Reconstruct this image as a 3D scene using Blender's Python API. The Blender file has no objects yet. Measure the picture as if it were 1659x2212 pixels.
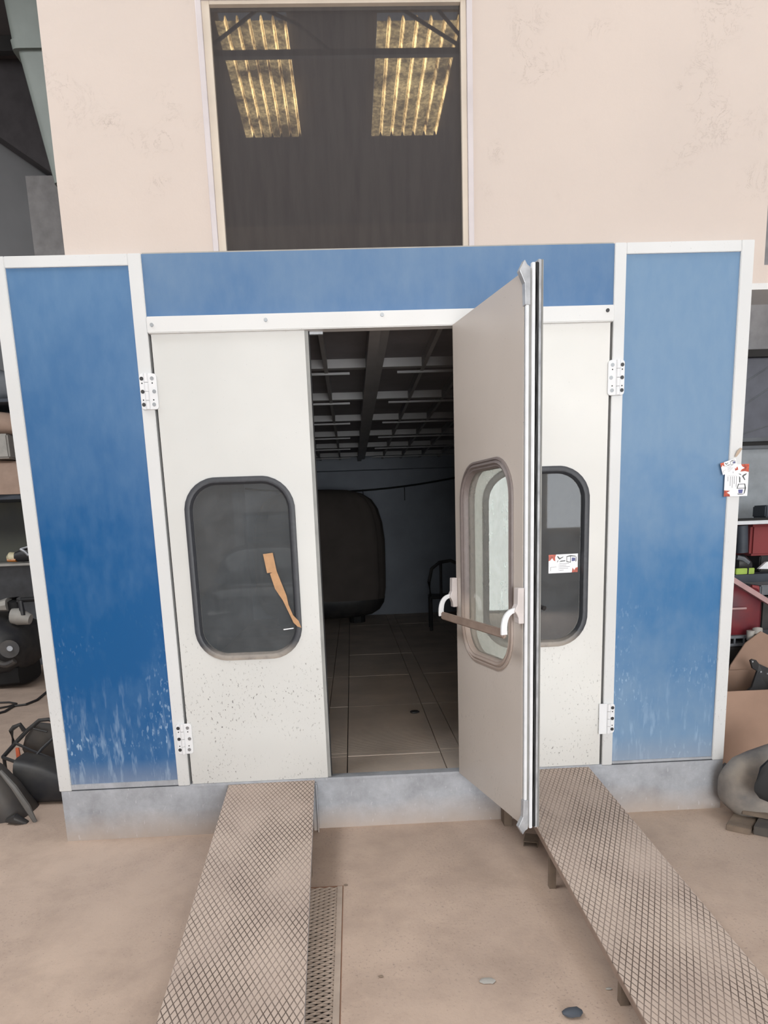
import bpy, bmesh, math, random
from mathutils import Vector, Matrix
random.seed(4)
SC = bpy.context.scene
C = SC.collection
V = Vector

# ------------------------------------------------------------------ camera
cd = bpy.data.cameras.new('camera')
cam = bpy.data.objects.new('camera', cd)
C.objects.link(cam)
cam_r, cam_u, cam_f = V((0.9984399, -0.0429791, -0.0356451)), V((0.0432669, 0.1919866, 0.9804433)), V((0.0352952, 0.9804560, -0.1935467))
cam.matrix_world = Matrix(((cam_r.x, cam_u.x, -cam_f.x, 0.96546), (cam_r.y, cam_u.y, -cam_f.y, -3.78270),
                           (cam_r.z, cam_u.z, -cam_f.z, 1.67638), (0, 0, 0, 1)))
cd.sensor_fit = 'VERTICAL'
cd.sensor_height = 36.0
cd.lens = 36.0 * 1517.702 / 2212
cd.shift_x = (829.5 - 825.180) / 2212
cd.shift_y = (1439.231 - 1106) / 2212
cd.clip_start = 0.05
SC.camera = cam

# ------------------------------------------------------------------ light and exposure
SC.view_settings.view_transform = 'Standard'
SC.view_settings.look = 'None'
SC.view_settings.gamma = 1.0
SC.view_settings.exposure = 0.0
SC.view_settings.use_curve_mapping = False
wd = bpy.data.worlds.new('world'); SC.world = wd
wd.use_nodes = True
wd.node_tree.nodes['Background'].inputs[0].default_value = (0.80, 0.88, 1.0, 1)
wd.node_tree.nodes['Background'].inputs[1].default_value = 0.5

def area(name, loc, target, sx, sy, power, col):
    l = bpy.data.lights.new(name, 'AREA'); l.shape = 'RECTANGLE'; l.size = sx; l.size_y = sy
    l.energy = power; l.color = col
    o = bpy.data.objects.new(name, l); C.objects.link(o)
    o.location = loc
    o.rotation_euler = (V(target) - V(loc)).to_track_quat('-Z', 'Y').to_euler()
    return o
# area lamps in place of daylight from front and right; no openings are modelled
area('high_front_fill', (2.0, -8.9, 4.55), (1.4, 0, 1.4), 9.0, 2.9, 215, (0.95, 0.985, 1.0))  # added main lamp, raised so that the panes do not mirror it
area('low_front_fill', (2.2, -9.5, 1.5), (1.6, 0, 1.3), 4.2, 2.9, 520, (0.96, 0.99, 1.0))  # added low lamp to brighten the booth floor, no entrance behind it
area('side_daylight', (8.6, -4.5, 3.4), (1.0, -0.5, 1.2), 5.0, 3.0, 110, (0.97, 0.99, 1.0))
area('overhead_fill_left', (-2.6, -1.3, 6.9), (-1.4, -0.9, 0), 4.0, 2.4, 290, (0.97, 0.99, 1.0))  # added overhead fill for the floor and the open leaf's inside
area('overhead_fill_right', (4.2, -1.2, 6.9), (3.0, -0.9, 0), 3.0, 2.2, 80, (0.97, 0.99, 1.0))  # overhead area lamp on the right, no roof opening above it
area('front_wall_fill', (-3.4, -5.2, 6.9), (-1.2, -10, 1.6), 3.0, 2.0, 170, (1.0, 0.97, 0.92))  # added lamp that lifts the front wall mirrored in the left pane
area('left_bay_fill', (-7.5, 1.0, 5.6), (-2.6, 4.6, 0.8), 3.0, 2.0, 130, (0.95, 0.98, 1.0))  # added fill for the grey wall and pier at far left

# ------------------------------------------------------------------ materials
def lin(c):
    return tuple(((x / 255) / 12.92 if x / 255 <= 0.04045 else ((x / 255 + 0.055) / 1.055) ** 2.4) for x in c) + (1,)
class NT:
    def __init__(s, name):
        s.m = bpy.data.materials.new(name); s.m.use_nodes = True
        s.t = s.m.node_tree; s.n = s.t.nodes
        s.b = s.n['Principled BSDF']; s.out = s.n['Material Output']
        s.co = s.n.new('ShaderNodeTexCoord').outputs['Object']
    def new(s, k, **kw):
        n = s.n.new(k)
        for a, v in kw.items(): setattr(n, a, v)
        return n
    def link(s, a, b): s.t.links.new(a, b)
    def mapping(s, scale=(1, 1, 1), rot=(0, 0, 0), loc=(0, 0, 0)):
        m = s.new('ShaderNodeMapping'); s.link(s.co, m.inputs[0])
        m.inputs['Scale'].default_value = scale; m.inputs['Rotation'].default_value = rot; m.inputs['Location'].default_value = loc
        return m.outputs[0]
    def noise(s, scale, detail=4, rough=0.55, vec=None, dist=0.0):
        n = s.new('ShaderNodeTexNoise'); n.inputs['Scale'].default_value = scale
        n.inputs['Detail'].default_value = detail; n.inputs['Roughness'].default_value = rough
        n.inputs['Distortion'].default_value = dist
        s.link(vec or s.co, n.inputs['Vector']); return n.outputs[0]
    def rng(s, v, a, b, c=0.0, d=1.0):
        n = s.new('ShaderNodeMapRange'); s.link(v, n.inputs[0])
        for i, x in enumerate((a, b, c, d)): n.inputs[i + 1].default_value = x
        return n.outputs[0]
    def math(s, op, a, b=None):
        n = s.new('ShaderNodeMath', operation=op)
        for i, x in enumerate((a, b)):
            if x is None: continue
            if isinstance(x, (int, float)): n.inputs[i].default_value = x
            else: s.link(x, n.inputs[i])
        return n.outputs[0]
    def mix(s, f, a, b):
        n = s.new('ShaderNodeMix', data_type='RGBA')
        for i, x in ((0, f), (6, a), (7, b)):
            if isinstance(x, (int, float)): n.inputs[i].default_value = x
            elif isinstance(x, tuple): n.inputs[i].default_value = x
            else: s.link(x, n.inputs[i])
        return n.outputs[2]
    def axis(s, k):
        n = s.new('ShaderNodeSeparateXYZ'); s.link(s.co, n.inputs[0]); return n.outputs[k]
    def bump(s, h, strength=0.3, dist=0.01):
        n = s.new('ShaderNodeBump'); n.inputs['Strength'].default_value = strength; n.inputs['Distance'].default_value = dist
        s.link(h, n.inputs['Height']); s.link(n.outputs[0], s.b.inputs['Normal'])
    def done(s, col, rough=0.5, metal=0.0, coat=0.0):
        if isinstance(col, tuple): s.b.inputs['Base Color'].default_value = col
        else: s.link(col, s.b.inputs['Base Color'])
        if isinstance(rough, (int, float)): s.b.inputs['Roughness'].default_value = rough
        else: s.link(rough, s.b.inputs['Roughness'])
        s.b.inputs['Metallic'].default_value = metal
        s.b.inputs['Coat Weight'].default_value = coat
        return s.m
def simple(name, c, rough=0.5, metal=0.0, var=0.12, scale=8, c2=None, bump=0.0):
    k = NT(name); a = lin(c)
    b = lin(c2) if c2 else tuple(x * (1 - var * 2) for x in a[:3]) + (1,)
    f = k.rng(k.noise(scale, 5), 0.35, 0.7)
    if bump: k.bump(k.noise(scale * 6, 4), bump, 0.004)
    return k.done(k.mix(f, a, b), rough, metal)

def mat_blue(name, clean, dust, lo, hi, extra):  # dust blend is part real dust, part sheen painted into the colour
    k = NT(name)
    z = k.axis(2)
    n = k.noise(1.6, 5, 0.6)
    n2 = k.noise(22, 4, 0.6, k.mapping((1, 1, 0.4)))
    band = k.math('ABSOLUTE', k.math('SUBTRACT', k.math('ADD', z, k.rng(n, 0.2, 0.8, -0.45, 0.45)), lo))
    f = k.rng(band, 0.12, hi, 0.0, 1.0)
    f = k.math('ADD', k.math('MULTIPLY', f, 0.62), k.rng(n2, 0.35, 0.75, -0.04, 0.09))
    f = k.math('ADD', f, extra)
    col = k.mix(f, clean, dust)
    # pale chips and scratches
    v = k.noise(70, 2, 0.5, k.mapping((1, 1, 0.35)))
    v2 = k.noise(2.4, 2, 0.5, k.mapping((1, 1, 1), loc=(3.1, 0, 1.7)))
    low = k.rng(z, 0.55, 1.35, 1.0, 0.0)
    chip = k.math('MULTIPLY', k.rng(v, 0.60, 0.66), k.math('MULTIPLY', k.rng(v2, 0.47, 0.6), low))
    col = k.mix(k.math('MULTIPLY', chip, 0.7), col, lin((165, 190, 215)))
    st = k.noise(36, 3, 0.6, k.mapping((1, 1, 0.16), (0, 0.22, 0)))
    stm = k.math('MULTIPLY', k.rng(st, 0.55, 0.68), k.rng(k.math('ADD', z, k.rng(n, 0.2, 0.8, -0.3, 0.3)), 0.45, 0.95, 0.55, 0.0))
    col = k.mix(stm, col, lin((150, 176, 204)))
    low2 = k.rng(z, 0.30, 0.46, 0.6, 0.0)
    col = k.mix(low2, col, lin((150, 155, 165)))
    return k.done(col, k.rng(f, 0, 1, 0.33, 0.6), 0, 0.0)
M = {}
M['blue_left'] = mat_blue('blue_paint_left', lin((4, 84, 142)), lin((112, 146, 180)), 1.15, 2.0, -0.03)
M['blue_right'] = mat_blue('blue_paint_right', lin((30, 104, 160)), lin((122, 150, 178)), 1.30, 0.75, 0.16)
M['blue_top'] = mat_blue('blue_paint_header', lin((40, 96, 150)), lin((124, 148, 172)), 2.2, 1.3, 0.14)

def mat_white(name, c, speck, z0, z1):
    k = NT(name); z = k.axis(2)
    base = k.mix(k.rng(k.noise(1.4, 3), 0.3, 0.7), lin(c), lin(tuple(x - 10 for x in c)))
    base = k.mix(k.math('MULTIPLY', k.rng(z, 0.3, 0.6, 1.0, 0.0), 0.25), base, lin((172, 166, 160)))
    v = k.noise(85, 3, 0.65, k.mapping((1, 1, 0.55), (0, 0.5, 0)))
    m = k.math('MULTIPLY', k.rng(v, 0.60, 0.67), k.rng(z, z0, z1, 1.0, 0.0))
    m = k.math('MULTIPLY', m, k.rng(k.noise(3.2, 2), 0.38, 0.55))
    col = k.mix(k.math('MULTIPLY', m, speck), base, lin((70, 66, 64)))
    v3 = k.noise(140, 2, 0.5)
    col = k.mix(k.math('MULTIPLY', k.rng(v3, 0.73, 0.76), 0.5), col, lin((90, 84, 80)))
    return k.done(col, 0.38)
M['door_white'] = mat_white('door_paint_white', (216, 216, 214), 0.9, 0.75, 1.35)
M['door_right'] = mat_white('door_paint_right', (226, 225, 222), 0.7, 0.6, 1.3)
M['door_inner'] = mat_white('door_paint_inner_dusty', (206, 196, 188), 0.3, 0.5, 1.2)
M['post_white'] = mat_white('post_paint_white', (222, 223, 224), 0.5, 0.4, 1.2)
M['strip_white'] = mat_white('strip_paint_white', (226, 226, 226), 0.0, 0.1, 0.2)

def mat_galv():
    k = NT('galvanised_plinth'); z = k.axis(2)
    col = k.mix(k.rng(k.noise(5, 6, 0.7), 0.35, 0.7), lin((176, 179, 186)), lin((140, 142, 148)))
    col = k.mix(k.rng(k.math('ADD', z, k.rng(k.noise(3), 0, 1, -0.08, 0.08)), 0.0, 0.16, 0.8, 0.0), col, lin((180, 164, 152)))
    s = k.noise(60, 3, 0.6, k.mapping((1, 1, 0.4), (0, 0.9, 0)))
    col = k.mix(k.math('MULTIPLY', k.rng(s, 0.62, 0.72), 0.45), col, lin((205, 205, 208)))
    return k.done(col, 0.55)
M['galv'] = mat_galv()
def mat_floor():
    k = NT('dusty_concrete')
    col = k.mix(k.rng(k.noise(0.9, 6, 0.6), 0.3, 0.7), lin((200, 177, 160)), lin((178, 157, 143)))
    col = k.mix(k.rng(k.noise(2.6, 7, 0.68, None, 0.15), 0.44, 0.70, 0, 0.6), col, lin((156, 136, 123)))
    col = k.mix(k.math('MULTIPLY', k.rng(k.noise(75, 3, 0.6), 0.58, 0.68), k.rng(k.noise(2.0, 2), 0.42, 0.6, 0.1, 0.5)), col, lin((128, 114, 106)))
    col = k.mix(k.rng(k.noise(120, 2), 0.70, 0.74, 0, 0.6), col, lin((90, 78, 70)))
    k.bump(k.noise(60, 5, 0.6), 0.25, 0.006)
    return k.done(col, 0.85)
M['floor'] = mat_floor()
def mat_plaster():
    k = NT('painted_plaster')
    col = k.mix(k.rng(k.noise(0.8, 4), 0.3, 0.7), lin((211, 197, 188)), lin((203, 190, 182)))
    n = k.noise(9, 6, 0.7, None, 1.2)
    ed = k.math('SUBTRACT', 1.0, k.rng(k.math('ABSOLUTE', k.math('SUBTRACT', n, 0.5)), 0.0, 0.012))
    ed = k.math('MULTIPLY', ed, k.rng(k.noise(3, 2), 0.56, 0.66))
    col = k.mix(k.math('MULTIPLY', ed, 0.5), col, lin((160, 146, 138)))
    h = k.math('ADD', k.noise(3.5, 6, 0.6), k.math('MULTIPLY', ed, -0.25))
    k.bump(h, 0.3, 0.03)
    return k.done(col, 0.75)
M['plaster'] = mat_plaster()
M['wall_grey'] = simple('grey_wall_paint', (120, 120, 122), 0.8, 0, 0.08, 1.5)
M['wall_brown'] = simple('brown_board_wall', (165, 145, 120), 0.8, 0, 0.1, 2)
M['roof'] = simple('dark_roof_sheet', (82, 76, 76), 0.9, 0, 0.1, 1.5)
M['steel_dark'] = simple('dark_steel', (52, 50, 50), 0.6, 0.3)
M['soffit'] = simple('dark_soffit', (70, 66, 68), 0.9)
M['win_frame'] = simple('cream_window_metal', (214, 202, 188), 0.45, 0, 0.05, 5)
M['win_frame2'] = simple('pale_lilac_window_metal', (210, 202, 204), 0.4, 0, 0.05, 5)
M['booth_in'] = simple('booth_lining', (152, 158, 170), 0.6, 0, 0.1, 2)
M['filter'] = simple('ceiling_filter_cloth', (128, 126, 130), 0.95, 0, 0.1, 3)
M['rib'] = simple('ceiling_rib_metal', (160, 159, 160), 0.5, 0.2, 0.1, 3)
def mat_grating():
    k = NT('booth_floor_grating')
    s = k.new('ShaderNodeTexWave', wave_type='BANDS', bands_direction='Y'); s.inputs['Scale'].default_value = 26
    s.inputs['Distortion'].default_value = 0.6; s.inputs['Detail'].default_value = 2
    k.link(k.co, s.inputs[0])
    col = k.mix(k.rng(k.noise(2.2, 5), 0.3, 0.7), lin((226, 208, 194)), lin((198, 184, 172)))
    col = k.mix(k.math('MULTIPLY', k.rng(s.outputs[1], 0.45, 0.9), 0.25), col, lin((88, 84, 82)))
    k.bump(s.outputs[1], 0.3, 0.004)
    return k.done(col, 0.7, 0.1)
M['grating'] = mat_grating()
def mat_rubber(name, c, dustc, zmid):
    k = NT(name); z = k.axis(2)
    n = k.rng(k.noise(12, 4), 0, 1, -0.03, 0.03)
    f = k.rng(k.math('ADD', z, n), zmid, zmid + 0.09, 0.85, 0.0)
    col = k.mix(f, lin(c), lin(dustc))
    col = k.mix(k.rng(k.noise(30, 4), 0.5, 0.8, 0, 0.4), col, lin(tuple(x + 25 for x in c)))
    return k.done(col, 0.5)
M['rubber'] = mat_rubber('window_rubber', (58, 60, 66), (176, 166, 156), 1.0)
M['rubber_dusty'] = mat_rubber('window_seal_dusty', (122, 112, 110), (172, 156, 146), 1.25)
M['black'] = simple('black_plastic', (38, 38, 42), 0.5, 0, 0.1, 6, (62, 60, 58))
M['blackgap'] = simple('black_seal', (30, 30, 32), 0.7)
M['dust_black'] = simple('dusty_black_plastic', (62, 60, 62), 0.55, 0, 0.1, 4, (90, 84, 78))
M['grey_bumper'] = simple('dusty_bumper_plastic', (160, 150, 140), 0.6, 0, 0.1, 5, (92, 92, 96))
M['alu'] = simple('dull_aluminium', (196, 198, 202), 0.42, 0.35, 0.1, 12, (150, 152, 158))
M['alu_white'] = simple('pale_rod', (232, 234, 238), 0.35, 0.1, 0.05, 14)
M['greystrip'] = simple('grey_edge_profile', (150, 150, 148), 0.5, 0.1)
M['whiteplastic'] = simple('white_hinge_plastic', (232, 233, 236), 0.35, 0, 0.04, 10)
M['dustyplastic'] = simple('dusty_white_plastic', (214, 206, 204), 0.5, 0, 0.08, 10)
M['barbrown'] = simple('dusty_brown_bar', (158, 138, 126), 0.55, 0, 0.12, 14)
M['screw'] = simple('dark_screw', (70, 70, 72), 0.4, 0.6)
M['screw_light'] = simple('plain_screw', (165, 168, 172), 0.35, 0.7)
M['card'] = simple('white_card', (246, 246, 250), 0.35, 0, 0.01)
M['orange'] = simple('orange_print', (214, 96, 66), 0.4, 0, 0.2, 60, (120, 50, 50))
M['printgrey'] = simple('grey_print', (150, 150, 156), 0.5, 0, 0.02)
M['printdark'] = simple('dark_print', (84, 88, 90), 0.5, 0, 0.02)
M['printblue'] = simple('blue_print', (96, 100, 150), 0.5, 0, 0.2, 60)
M['tape'] = simple('brown_masking_tape', (196, 152, 112), 0.7, 0, 0.08, 30)
M['tape_pale'] = simple('pale_brown_tape', (186, 166, 148), 0.7, 0, 0.05, 30)
M['cardboard'] = simple('cardboard', (166, 136, 118), 0.85, 0, 0.08, 4)
M['tan'] = simple('tan_cloth', (178, 152, 136), 0.9, 0, 0.1, 5)
M['palegrey'] = simple('pale_grey_panel', (176, 172, 166), 0.6)
M['midgrey'] = simple('mid_grey_metal', (116, 120, 126), 0.6)
M['slate'] = simple('slate_grey', (72, 78, 88), 0.6)
M['red'] = simple('dull_red_paint', (150, 60, 62), 0.5, 0, 0.1, 4)
M['red2'] = simple('red_car_paint', (122, 34, 40), 0.45, 0, 0.2, 5, (84, 34, 48))
M['lime'] = simple('lime_green_level', (176, 205, 92), 0.5)
M['pinkgrey'] = simple('pinkish_strip', (196, 160, 160), 0.5)
M['olive'] = simple('olive_panel', (92, 92, 80), 0.6, 0, 0.1, 1.2, (70, 72, 74))
M['cream'] = simple('cream_lens', (238, 226, 190), 0.25)
M['amber'] = simple('amber_lens', (196, 120, 50), 0.25)
M['rust'] = simple('rusty_edge', (140, 104, 84), 0.9)
M['cloth_dark'] = simple('dark_cover_cloth', (92, 84, 80), 0.95, 0, 0.1, 3)
M['carpaint'] = simple('dark_car_paint', (26, 28, 32), 0.12, 0, 0.05)
M['orange_strap'] = simple('orange_strap', (205, 98, 62), 0.6)
M['wood'] = simple('weathered_wood', (128, 112, 98), 0.85, 0, 0.15, 12)
M['shutter'] = simple('white_shutter', (196, 192, 190), 0.5)
def mat_ramp(name, ca):
    k = NT(name)
    # grooves of the diamond tread: two families of parallel lines
    col = k.mix(k.rng(k.noise(2.2, 5), 0.3, 0.7), lin((196, 178, 165)), lin((176, 158, 147)))
    lines = None
    for sgn in (1, -1):
        m = k.mapping((1, 1, 1), (0, 0, sgn * ca))
        sp = k.new('ShaderNodeSeparateXYZ'); k.link(m, sp.inputs[0])
        fr = k.math('FRACT', k.math('MULTIPLY', sp.outputs[0], 1 / 0.0222))
        d = k.math('ABSOLUTE', k.math('SUBTRACT', fr, 0.5))
        l = k.rng(d, 0.035, 0.12, 1.0, 0.0)
        lines = l if lines is None else k.math('MAXIMUM', lines, l)
    dirt = k.rng(k.noise(2.6, 4, 0.55, k.mapping((1.4, 0.8, 1), loc=(0.7, 0.3, 0))), 0.34, 0.60, 0.22, 1.0)
    f = k.math('MULTIPLY', lines, dirt)
    col = k.mix(f, col, lin((84, 70, 62)))
    k.bump(k.math('MULTIPLY', lines, -1), 0.35, 0.004)
    return k.done(col, 0.75)
M['ramp'] = mat_ramp('tread_plate', 0.445)
def mat_glass(name, tint, dust, dustcol):
    k = NT(name); t = k.t
    tr = k.new('ShaderNodeBsdfTransparent'); tr.inputs[0].default_value = tint
    gl = k.new('ShaderNodeBsdfGlossy'); gl.inputs['Roughness'].default_value = 0.02; gl.inputs[0].default_value = (1, 1, 1, 1)
    fr = k.new('ShaderNodeFresnel'); fr.inputs[0].default_value = 1.9
    mx = k.new('ShaderNodeMixShader'); geo = k.new('ShaderNodeNewGeometry'); fro = k.math('SUBTRACT', 1.0, geo.outputs['Backfacing']); k.link(k.math('MULTIPLY', fr.outputs[0], fro), mx.inputs[0]); k.link(tr.outputs[0], mx.inputs[1]); k.link(gl.outputs[0], mx.inputs[2])
    dd_ = k.new('ShaderNodeBsdfDiffuse'); dd_.inputs[0].default_value = dustcol
    tl = k.new('ShaderNodeBsdfTranslucent'); tl.inputs[0].default_value = dustcol
    df = k.new('ShaderNodeMixShader'); df.inputs[0].default_value = 0.4; k.link(dd_.outputs[0], df.inputs[1]); k.link(tl.outputs[0], df.inputs[2])
    m2 = k.new('ShaderNodeMixShader')
    k.link(k.math('MULTIPLY', k.rng(k.noise(7, 6, 0.65, None, 0.4), 0.3, 0.75, 0.8, 1.25), k.math('MULTIPLY', dust, fro)), m2.inputs[0])
    k.link(mx.outputs[0], m2.inputs[1]); k.link(df.outputs[0], m2.inputs[2])
    k.link(m2.outputs[0], k.out.inputs[0])
    return k.m
M['glass_door'] = mat_glass('dusty_door_glass', (0.8, 0.83, 0.83, 1), 0.27, lin((172, 178, 184)))
M['glass_open'] = mat_glass('dusty_door_glass_open', (0.96, 0.99, 0.96, 1), 0.36, lin((216, 212, 204)))
def mat_winglass():
    k = NT('dark_window_glass')
    s = k.noise(26, 4, 0.6, k.mapping((1, 1, 0.12)))
    col = k.mix(k.rng(s, 0.4, 0.75), lin((74, 71, 71)), lin((68, 65, 66)))
    m = k.done(col, 0.012)
    k.b.inputs['IOR'].default_value = 1.75
    return m
M['win_glass'] = mat_winglass()
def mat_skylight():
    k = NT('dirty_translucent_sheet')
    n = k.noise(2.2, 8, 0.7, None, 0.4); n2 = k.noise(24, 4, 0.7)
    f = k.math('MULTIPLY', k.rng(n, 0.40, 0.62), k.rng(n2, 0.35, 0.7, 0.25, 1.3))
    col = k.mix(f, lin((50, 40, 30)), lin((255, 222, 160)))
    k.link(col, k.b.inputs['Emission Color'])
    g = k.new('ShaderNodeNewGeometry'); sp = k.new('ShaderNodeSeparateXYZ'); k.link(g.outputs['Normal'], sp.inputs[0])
    rim = k.rng(k.math('ABSOLUTE', sp.outputs[0]), 0.35, 0.75, 0.55, 2.4)  # sloping rib faces glow stronger: highlights put into the emission
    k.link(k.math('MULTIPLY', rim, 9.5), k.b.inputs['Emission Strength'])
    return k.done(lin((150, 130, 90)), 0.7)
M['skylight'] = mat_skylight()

# ------------------------------------------------------------------ mesh helpers
class MB:
    def __init__(s): s.bm = bmesh.new()
    def box(s, x0, x1, y0, y1, z0, z1, bev=0.0, T=None):
        T = T or (lambda p: p)
        vs = [s.bm.verts.new(T(V((x, y, z)))) for x in (x0, x1) for y in (y0, y1) for z in (z0, z1)]
        F = [(0, 1, 3, 2), (4, 6, 7, 5), (0, 4, 5, 1), (2, 3, 7, 6), (0, 2, 6, 4), (1, 5, 7, 3)]
        fs = [s.bm.faces.new([vs[i] for i in f]) for f in F]
        if bev:
            es = {e for f in fs for e in f.edges}
            bmesh.ops.bevel(s.bm, geom=list(es), offset=bev, segments=2, affect='EDGES')
        return s
    def tube(s, pts, r, n=10, caps=True, closed=False):
        pts = [V(p) for p in pts]; rings = []
        rs = r if isinstance(r, (list, tuple)) else [r] * len(pts)
        up = V((0, 0, 1))
        m = len(pts)
        for i, p in enumerate(pts):
            if closed: d = (pts[(i + 1) % m] - pts[i - 1]).normalized()
            else: d = (pts[min(i + 1, m - 1)] - pts[max(i - 1, 0)]).normalized()
            a = up.cross(d)
            if a.length < 0.05: a = V((1, 0, 0)).cross(d)
            a.normalize(); b = d.cross(a).normalized()
            rings.append([s.bm.verts.new(p + (a * math.cos(2 * math.pi * k / n) + b * math.sin(2 * math.pi * k / n)) * rs[i]) for k in range(n)])
        for i in range(m if closed else m - 1):
            A, B = rings[i], rings[(i + 1) % m]
            for k in range(n): s.bm.faces.new((A[k], A[(k + 1) % n], B[(k + 1) % n], B[k]))
        if caps and not closed:
            s.bm.faces.new(list(reversed(rings[0]))); s.bm.faces.new(rings[-1])
        return s
    def prism(s, poly, off, T=None):
        """poly: 3-D outline, off: thickness vector"""
        T = T or (lambda p: p)
        a = [s.bm.verts.new(T(V(p))) for p in poly]; b = [s.bm.verts.new(T(V(p) + V(off))) for p in poly]
        s.bm.faces.new(a); s.bm.faces.new(list(reversed(b)))
        for i in range(len(a)):
            j = (i + 1) % len(a); s.bm.faces.new((a[i], b[i], b[j], a[j]))
        return s
    def grid(s, rows, thick=None, T=None):
        """rows: grid of 3-D points -> sheet; thick: vector gives it a second side"""
        T = T or (lambda p: p)
        A = [[s.bm.verts.new(T(V(p))) for p in r] for r in rows]
        for i in range(len(A) - 1):
            for j in range(len(A[0]) - 1): s.bm.faces.new((A[i][j], A[i][j + 1], A[i + 1][j + 1], A[i + 1][j]))
        if thick is not None:
            B = [[s.bm.verts.new(T(V(p) + V(thick))) for p in r] for r in rows]
            nI, nJ = len(A) - 1, len(A[0]) - 1
            for i in range(nI):
                for j in range(nJ): s.bm.faces.new((B[i][j], B[i + 1][j], B[i + 1][j + 1], B[i][j + 1]))
            for i in range(nI):
                s.bm.faces.new((A[i][0], A[i + 1][0], B[i + 1][0], B[i][0])); s.bm.faces.new((A[i][nJ], B[i][nJ], B[i + 1][nJ], A[i + 1][nJ]))
            for j in range(nJ):
                s.bm.faces.new((A[0][j], B[0][j], B[0][j + 1], A[0][j + 1])); s.bm.faces.new((A[nI][j], A[nI][j + 1], B[nI][j + 1], B[nI][j]))
        return s
    def loft(s, secs, n=20, power=2.6, T=None):
        """secs: (centre, ax vector, ay vector) superellipse sections, capped"""
        T = T or (lambda p: p); rings = []
        for c, ax, ay in secs:
            c, ax, ay = V(c), V(ax), V(ay); r = []
            for k in range(n):
                t = 2 * math.pi * k / n; cs, sn = math.cos(t), math.sin(t)
                r.append(s.bm.verts.new(T(c + ax * math.copysign(abs(cs) ** (2 / power), cs) + ay * math.copysign(abs(sn) ** (2 / power), sn))))
            rings.append(r)
        for A, B in zip(rings, rings[1:]):
            for k in range(n): s.bm.faces.new((A[k], A[(k + 1) % n], B[(k + 1) % n], B[k]))
        s.bm.faces.new(list(reversed(rings[0]))); s.bm.faces.new(rings[-1])
        return s
    def rings(s, loops, close=False):
        """loops: list of equal-length closed loops of 3-D points"""
        R = [[s.bm.verts.new(V(p)) for p in l] for l in loops]; n = len(R[0])
        for i in range(len(R) if close else len(R) - 1):
            A, B = R[i], R[(i + 1) % len(R)]
            for k in range(n): s.bm.faces.new((A[k], A[(k + 1) % n], B[(k + 1) % n], B[k]))
        return s
    def build(s, name, mat, parent=None, smooth=False, bevel=0.0):
        bmesh.ops.recalc_face_normals(s.bm, faces=s.bm.faces)
        me = bpy.data.meshes.new(name); s.bm.to_mesh(me); s.bm.free()
        me.materials.append(M[mat] if isinstance(mat, str) else mat)
        if smooth:
            for p in me.polygons: p.use_smooth = True
        o = bpy.data.objects.new(name, me); C.objects.link(o)
        if smooth:
            try: me.set_sharp_from_angle(angle=math.radians(40))
            except Exception: pass
        if bevel:
            b = o.modifiers.new('bevel', 'BEVEL'); b.width = bevel; b.segments = 2; b.limit_method = 'ANGLE'
        if parent is not None:
            o.parent = parent
            root = parent
            while root.parent is not None: root = root.parent
            if parent is root and root.type == 'EMPTY':
                o.matrix_parent_inverse = Matrix.Translation(-root.location)
        return o
def tag(o, label, cat, group=None):
    o['label'] = label; o['category'] = cat
    if group: o['group'] = group
    return o
def thing(name, label, cat, loc, group=None):
    o = bpy.data.objects.new(name, None); C.objects.link(o); o.location = loc; o.empty_display_size = 0.1
    return tag(o, label, cat, group)
def struct(o): o['kind'] = 'structure'; return o
def lab(o, t): o['label'] = t; return o
def bez(p0, p1, p2, n=10):
    p0, p1, p2 = V(p0), V(p1), V(p2)
    return [p0 * (1 - t) ** 2 + p1 * 2 * t * (1 - t) + p2 * t * t for t in [i / n for i in range(n + 1)]]
def rrp(th, hw, hh, r):
    c, s_ = math.cos(th), math.sin(th)
    t = min(hw / max(abs(c), 1e-9), hh / max(abs(s_), 1e-9))
    x, z = abs(c) * t, abs(s_) * t
    if x > hw - r and z > hh - r:
        a, b = hw - r, hh - r; c1, s1 = abs(c), abs(s_)
        B = c1 * a + s1 * b; t = B + math.sqrt(max(B * B - (a * a + b * b - r * r), 0)); x, z = c1 * t, s1 * t
    return math.copysign(x, c), math.copysign(z, s_)

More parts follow.
